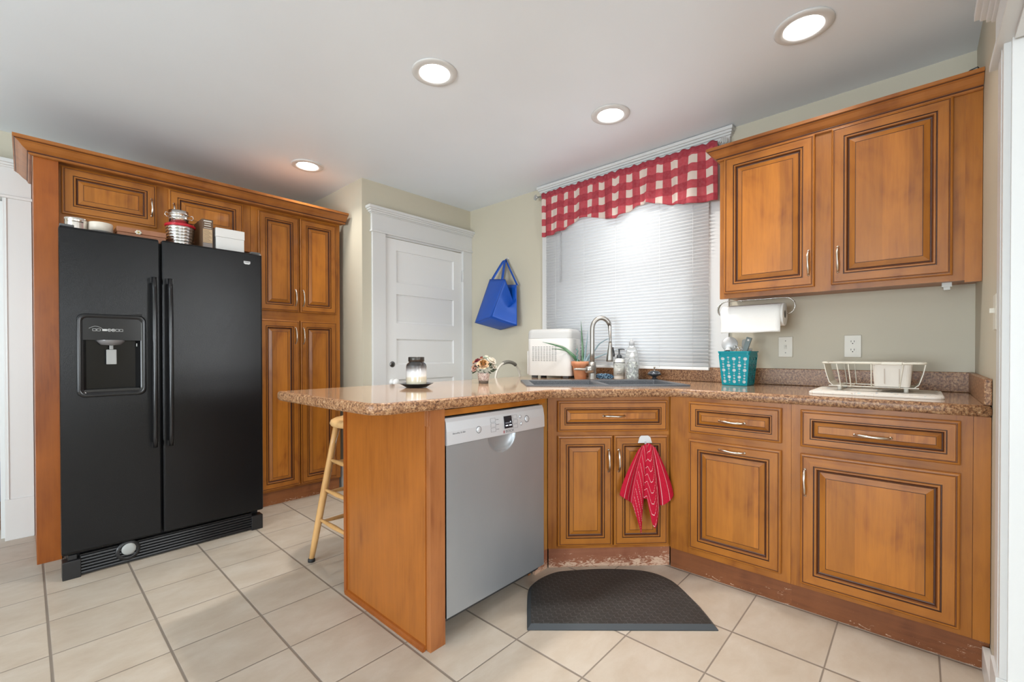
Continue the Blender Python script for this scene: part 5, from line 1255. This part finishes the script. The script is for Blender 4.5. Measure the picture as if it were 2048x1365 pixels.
# ------------------------------------------------------------------ towel and hook on the sink cabinet
def dp(a, z, out=0): q = DL+Vector((S2, -S2, 0))*a+Vector((-S2, -S2, 0))*(out+.024); return Vector((q.x, q.y, z))
t = thing('towel_hook', 'white adhesive hook on the right sink cabinet door', 'hook', dp(.490, .655), 0)
mb = MB(); P5 = [(-.034, .640), (-.026, .668), (-.018, .677), (.018, .677), (.030, .668), (.038, .640)]
fr_ = [dp(.490+a, z, .004) for a, z in P5]; bk = [dp(.490+a, z, .0005) for a, z in P5]; n = 6
mb.add(fr_+bk, [tuple(range(n))]+[tuple(range(n, 2*n))[::-1]]+[(i, (i+1) % n, n+(i+1) % n, n+i) for i in range(n)]); mb.build('hook_plate', WHITE, t)
mb = MB(); mb.tube([dp(.492, .645, .004), dp(.492, .632, .016), dp(.492, .636, .028), dp(.492, .645, .030)], .004, 8); mb.build('prong', WHITE, t)
def towm():
    m = mat('red_towel_cotton', (.50, .015, .035), .9, spec=.1); n = N(m); tc = n.new('ShaderNodeTexCoord'); s = n.new('ShaderNodeSeparateXYZ'); n.link(tc.outputs['UV'], s.inputs[0])
    line = n.math('LESS_THAN', n.math('FRACT', s.outputs[0]), .07); dash = n.math('LESS_THAN', n.math('FRACT', n.math('MULTIPLY', s.outputs[1], 150)), .62)
    k = n.noise(n.coord(), 180, 3); base_ = n.mix(k, (.36, .008, .024), (.60, .02, .05)); n.color(n.mix(n.math('MULTIPLY', line, dash), base_, (.85, .70, .68))); n.bump(k, .5, .002); return m
hemT = [(0, .388), (.10, .368), (.20, .348), (.27, .345), (.275, .335), (.36, .245), (.43, .190), (.475, .26), (.50, .365), (.53, .37), (.58, .25), (.62, .222), (.67, .26), (.72, .325), (.80, .330), (.88, .350), (1, .375)]
spr = [(0, .352), (.20, .408), (.27, .416), (.36, .446), (.43, .463), (.50, .476), (.58, .510), (.64, .532), (.70, .548), (.80, .572), (.90, .606), (1, .634)]
def lin(tab, x):
    for (a, b), (c, d_) in zip(tab, tab[1:]):
        if x <= c: return b+(d_-b)*(x-a)/(c-a)
    return tab[-1][1]
def towel(u, v):
    zt_ = .646-.030*abs(2*u-1)**1.6; zb_ = lin(hemT, u); z = zt_+(zb_-zt_)*v
    at = .494+(u-.5)*.088; ab = lin(spr, u)
    # shoulders spread quickly, then fall
    k = 1-(1-v)**1.35; a = at+(ab-at)*k
    fold = .034*abs(math.sin(u*PI*3.6+.9))**.8-.012+.006*math.sin(u*2*PI*1.5+2)
    out = .018+.010*math.sin(u*PI)+fold*(.25+.75*v)+.012*(1-v)
    return dp(a, z, max(.003, out))
def tuv(u, v):
    if u < .28: w_ = u*11.0+.2
    elif u < .70: w_ = v*7.5+abs(u-.46)*9+.3
    else: w_ = u*10.0
    return (w_, v*.45+u*.1)
mb = MB(); mb.grid(towel, 130, 60, uvs=tuv)
tag(mb.build('dish_towel', towm(), solid=.003), 'red dish towel with white stitched stripes hanging from the hook', 'towel')

# ------------------------------------------------------------------ blue tote bag on the window wall
BLU = mat('blue_nonwoven', (.004, .075, .42), .42, spec=.5); _n = N(BLU); _n.bump(_n.noise(_n.coord(), 300, 2), .2, .001)
t = thing('tote_bag', 'bright blue reusable tote bag hanging on the wall between door and window', 'bag', (2.78, 2.7, 1.3))
A = Vector((2.735, 2.955, 1.368)); B = Vector((2.655, 2.667, 1.400)); C_ = Vector((2.775, 2.481, 1.325)); D = Vector((2.845, 2.74, 1.300))
tl_ = Vector((2.785, 2.813, 1.750)); tm_ = Vector((2.715, 2.559, 1.713)); tr_ = Vector((2.805, 2.512, 1.675)); tk = Vector((2.848, 2.78, 1.70))
def quad(mb, P0, P1, P2, P3, nu, nv, f=None):
    def g(u, v):
        p = P0.lerp(P1, u).lerp(P3.lerp(P2, u), v); return p+(f(u, v) if f else Vector())
    mb.grid(g, nu, nv)
mb = MB()
quad(mb, A, B, tm_, tl_, 10, 14, lambda u, v: Vector((-.010*math.sin(u*PI)*math.sin(v*PI), 0, 0)))
# gusset pinched into a V near its top
def gus(u, v):
    p = B.lerp(C_, u).lerp(tm_.lerp(tr_, u), v); k = math.sin(u*PI); d = max(0, (v-.15)/.85)
    z = -.20*max(0, 1-abs(2*u-1)*1.0)*max(0, (v-.35)/.65)
    return p+Vector((.055*k*d+.012*k*math.sin(v*9), .015*k*d, z))
mb.grid(gus, 16, 18)
quad(mb, C_, D, tk, tr_, 8, 10); quad(mb, D, A, tl_, tk, 8, 10)
quad(mb, A, B, C_, D, 8, 8, lambda u, v: Vector((0, 0, -.012*math.sin(u*PI)*math.sin(v*PI))))
BB = mb.build('bag_body', BLU, t, solid=.0012)
hook = Vector((2.842, 2.662, 1.918))
def bstrap(a, b, nm):
    mb = MB(); n = 14; vs = []
    for k in range(2*n+1):
        s_ = k/(2*n); 
        if s_ < .5: p = a.lerp(hook, s_*2)
        else: p = hook.lerp(b, (s_-.5)*2)
        p = p+Vector((-.015*math.sin(s_*PI), 0, -.006 if .45 < s_ < .55 else 0)); wv = Vector((0, .013, .006)) if s_ < .5 else Vector((0, .013, -.006))
        vs += [p-wv, p+wv]
    mb.add(vs, [(2*i, 2*i+1, 2*i+3, 2*i+2) for i in range(2*n)], 0, True); return mb.build(nm, BLU, t, solid=.0015)
bstrap(tl_.lerp(tm_, .18), tl_.lerp(tm_, .80), 'strap'); bstrap(tr_+Vector((.01, .0, -.005)), tk.lerp(tr_, .25), 'strap')
mb = MB(); mb.tube([tl_, tm_], .0018, 6); mb.tube([B, tm_], .0016, 6); mb.tube([A, B, C_], .0016, 6); mb.build('piping', mat('deep_blue_seam', (.003, .04, .24), .5), t)
mb = MB(); mb.lathe([(0, 0), (.010, 0), (.009, .004), (0, .005)], (WX-.0005, 2.662, 1.922), 14, 0, axis=(-1, 0, 0)); mb.tube([(WX-.004, 2.662, 1.922), (WX-.025, 2.662, 1.916), (WX-.028, 2.662, 1.925)], .003, 8)
tag(mb.build('wall_hook', WHITE), 'small white wall hook holding the blue tote bag', 'hook')

# ------------------------------------------------------------------ cable on the right cabinet, dining room furniture
mb = MB(); mb.tube([(2.60, -.06, 2.21), (2.60, -.115, 2.222), (2.60, -.15, 2.245), (2.60, -.170, 2.250), (2.60, -.176, 2.238), (2.60, -.165, 2.215), (2.60, -.15, 2.209)], .0028, 8)
tag(mb.build('cable', BLACKP), 'looped black cable on top of the right wall cabinet', 'cable')
hu = thing('wooden_hutch', 'brown wooden hutch seen through the doorway at the far left', 'cabinet', (-.45, 5.3, 0))
HW = wood('hutch_wood', (.22, .09, .035), (.46, .26, .13), 'z', .4)
mb = MB(); mb.box(-.9, .2, 5.1, 5.5, 1.0, 2.0); mb.build('upper_case', HW, hu)
mb = MB(); mb.box(-.9, .2, 5.05, 5.5, .70, .98); mb.build('drawer_case', WFL, hu)
mb = MB(); mb.box(-.95, .25, 5.02, 5.52, .98, 1.0); mb.build('shelf_top', HW, hu)
for xx in (-.86, -.05, .16): mb = MB(); mb.box(xx-.03, xx+.03, 5.08, 5.14, 0, .70); mb.build('leg', mat('dark_leg', (.03, .025, .02), .4) if 'dark_leg' not in bpy.data.materials else bpy.data.materials['dark_leg'], hu)
mb = MB(); mb.box(-.28, -.10, 5.0, 5.04, .30, .60); tag(mb.build('blue_tote_box', mat('muted_blue', (.16, .24, .38), .6), bevel=.01), 'muted blue storage box on the floor beyond the doorway', 'box')
bpy.data.objects['blue_tote_box'].location.z = 0

for o in bpy.data.objects:
    if '_M' in o: del o['_M']
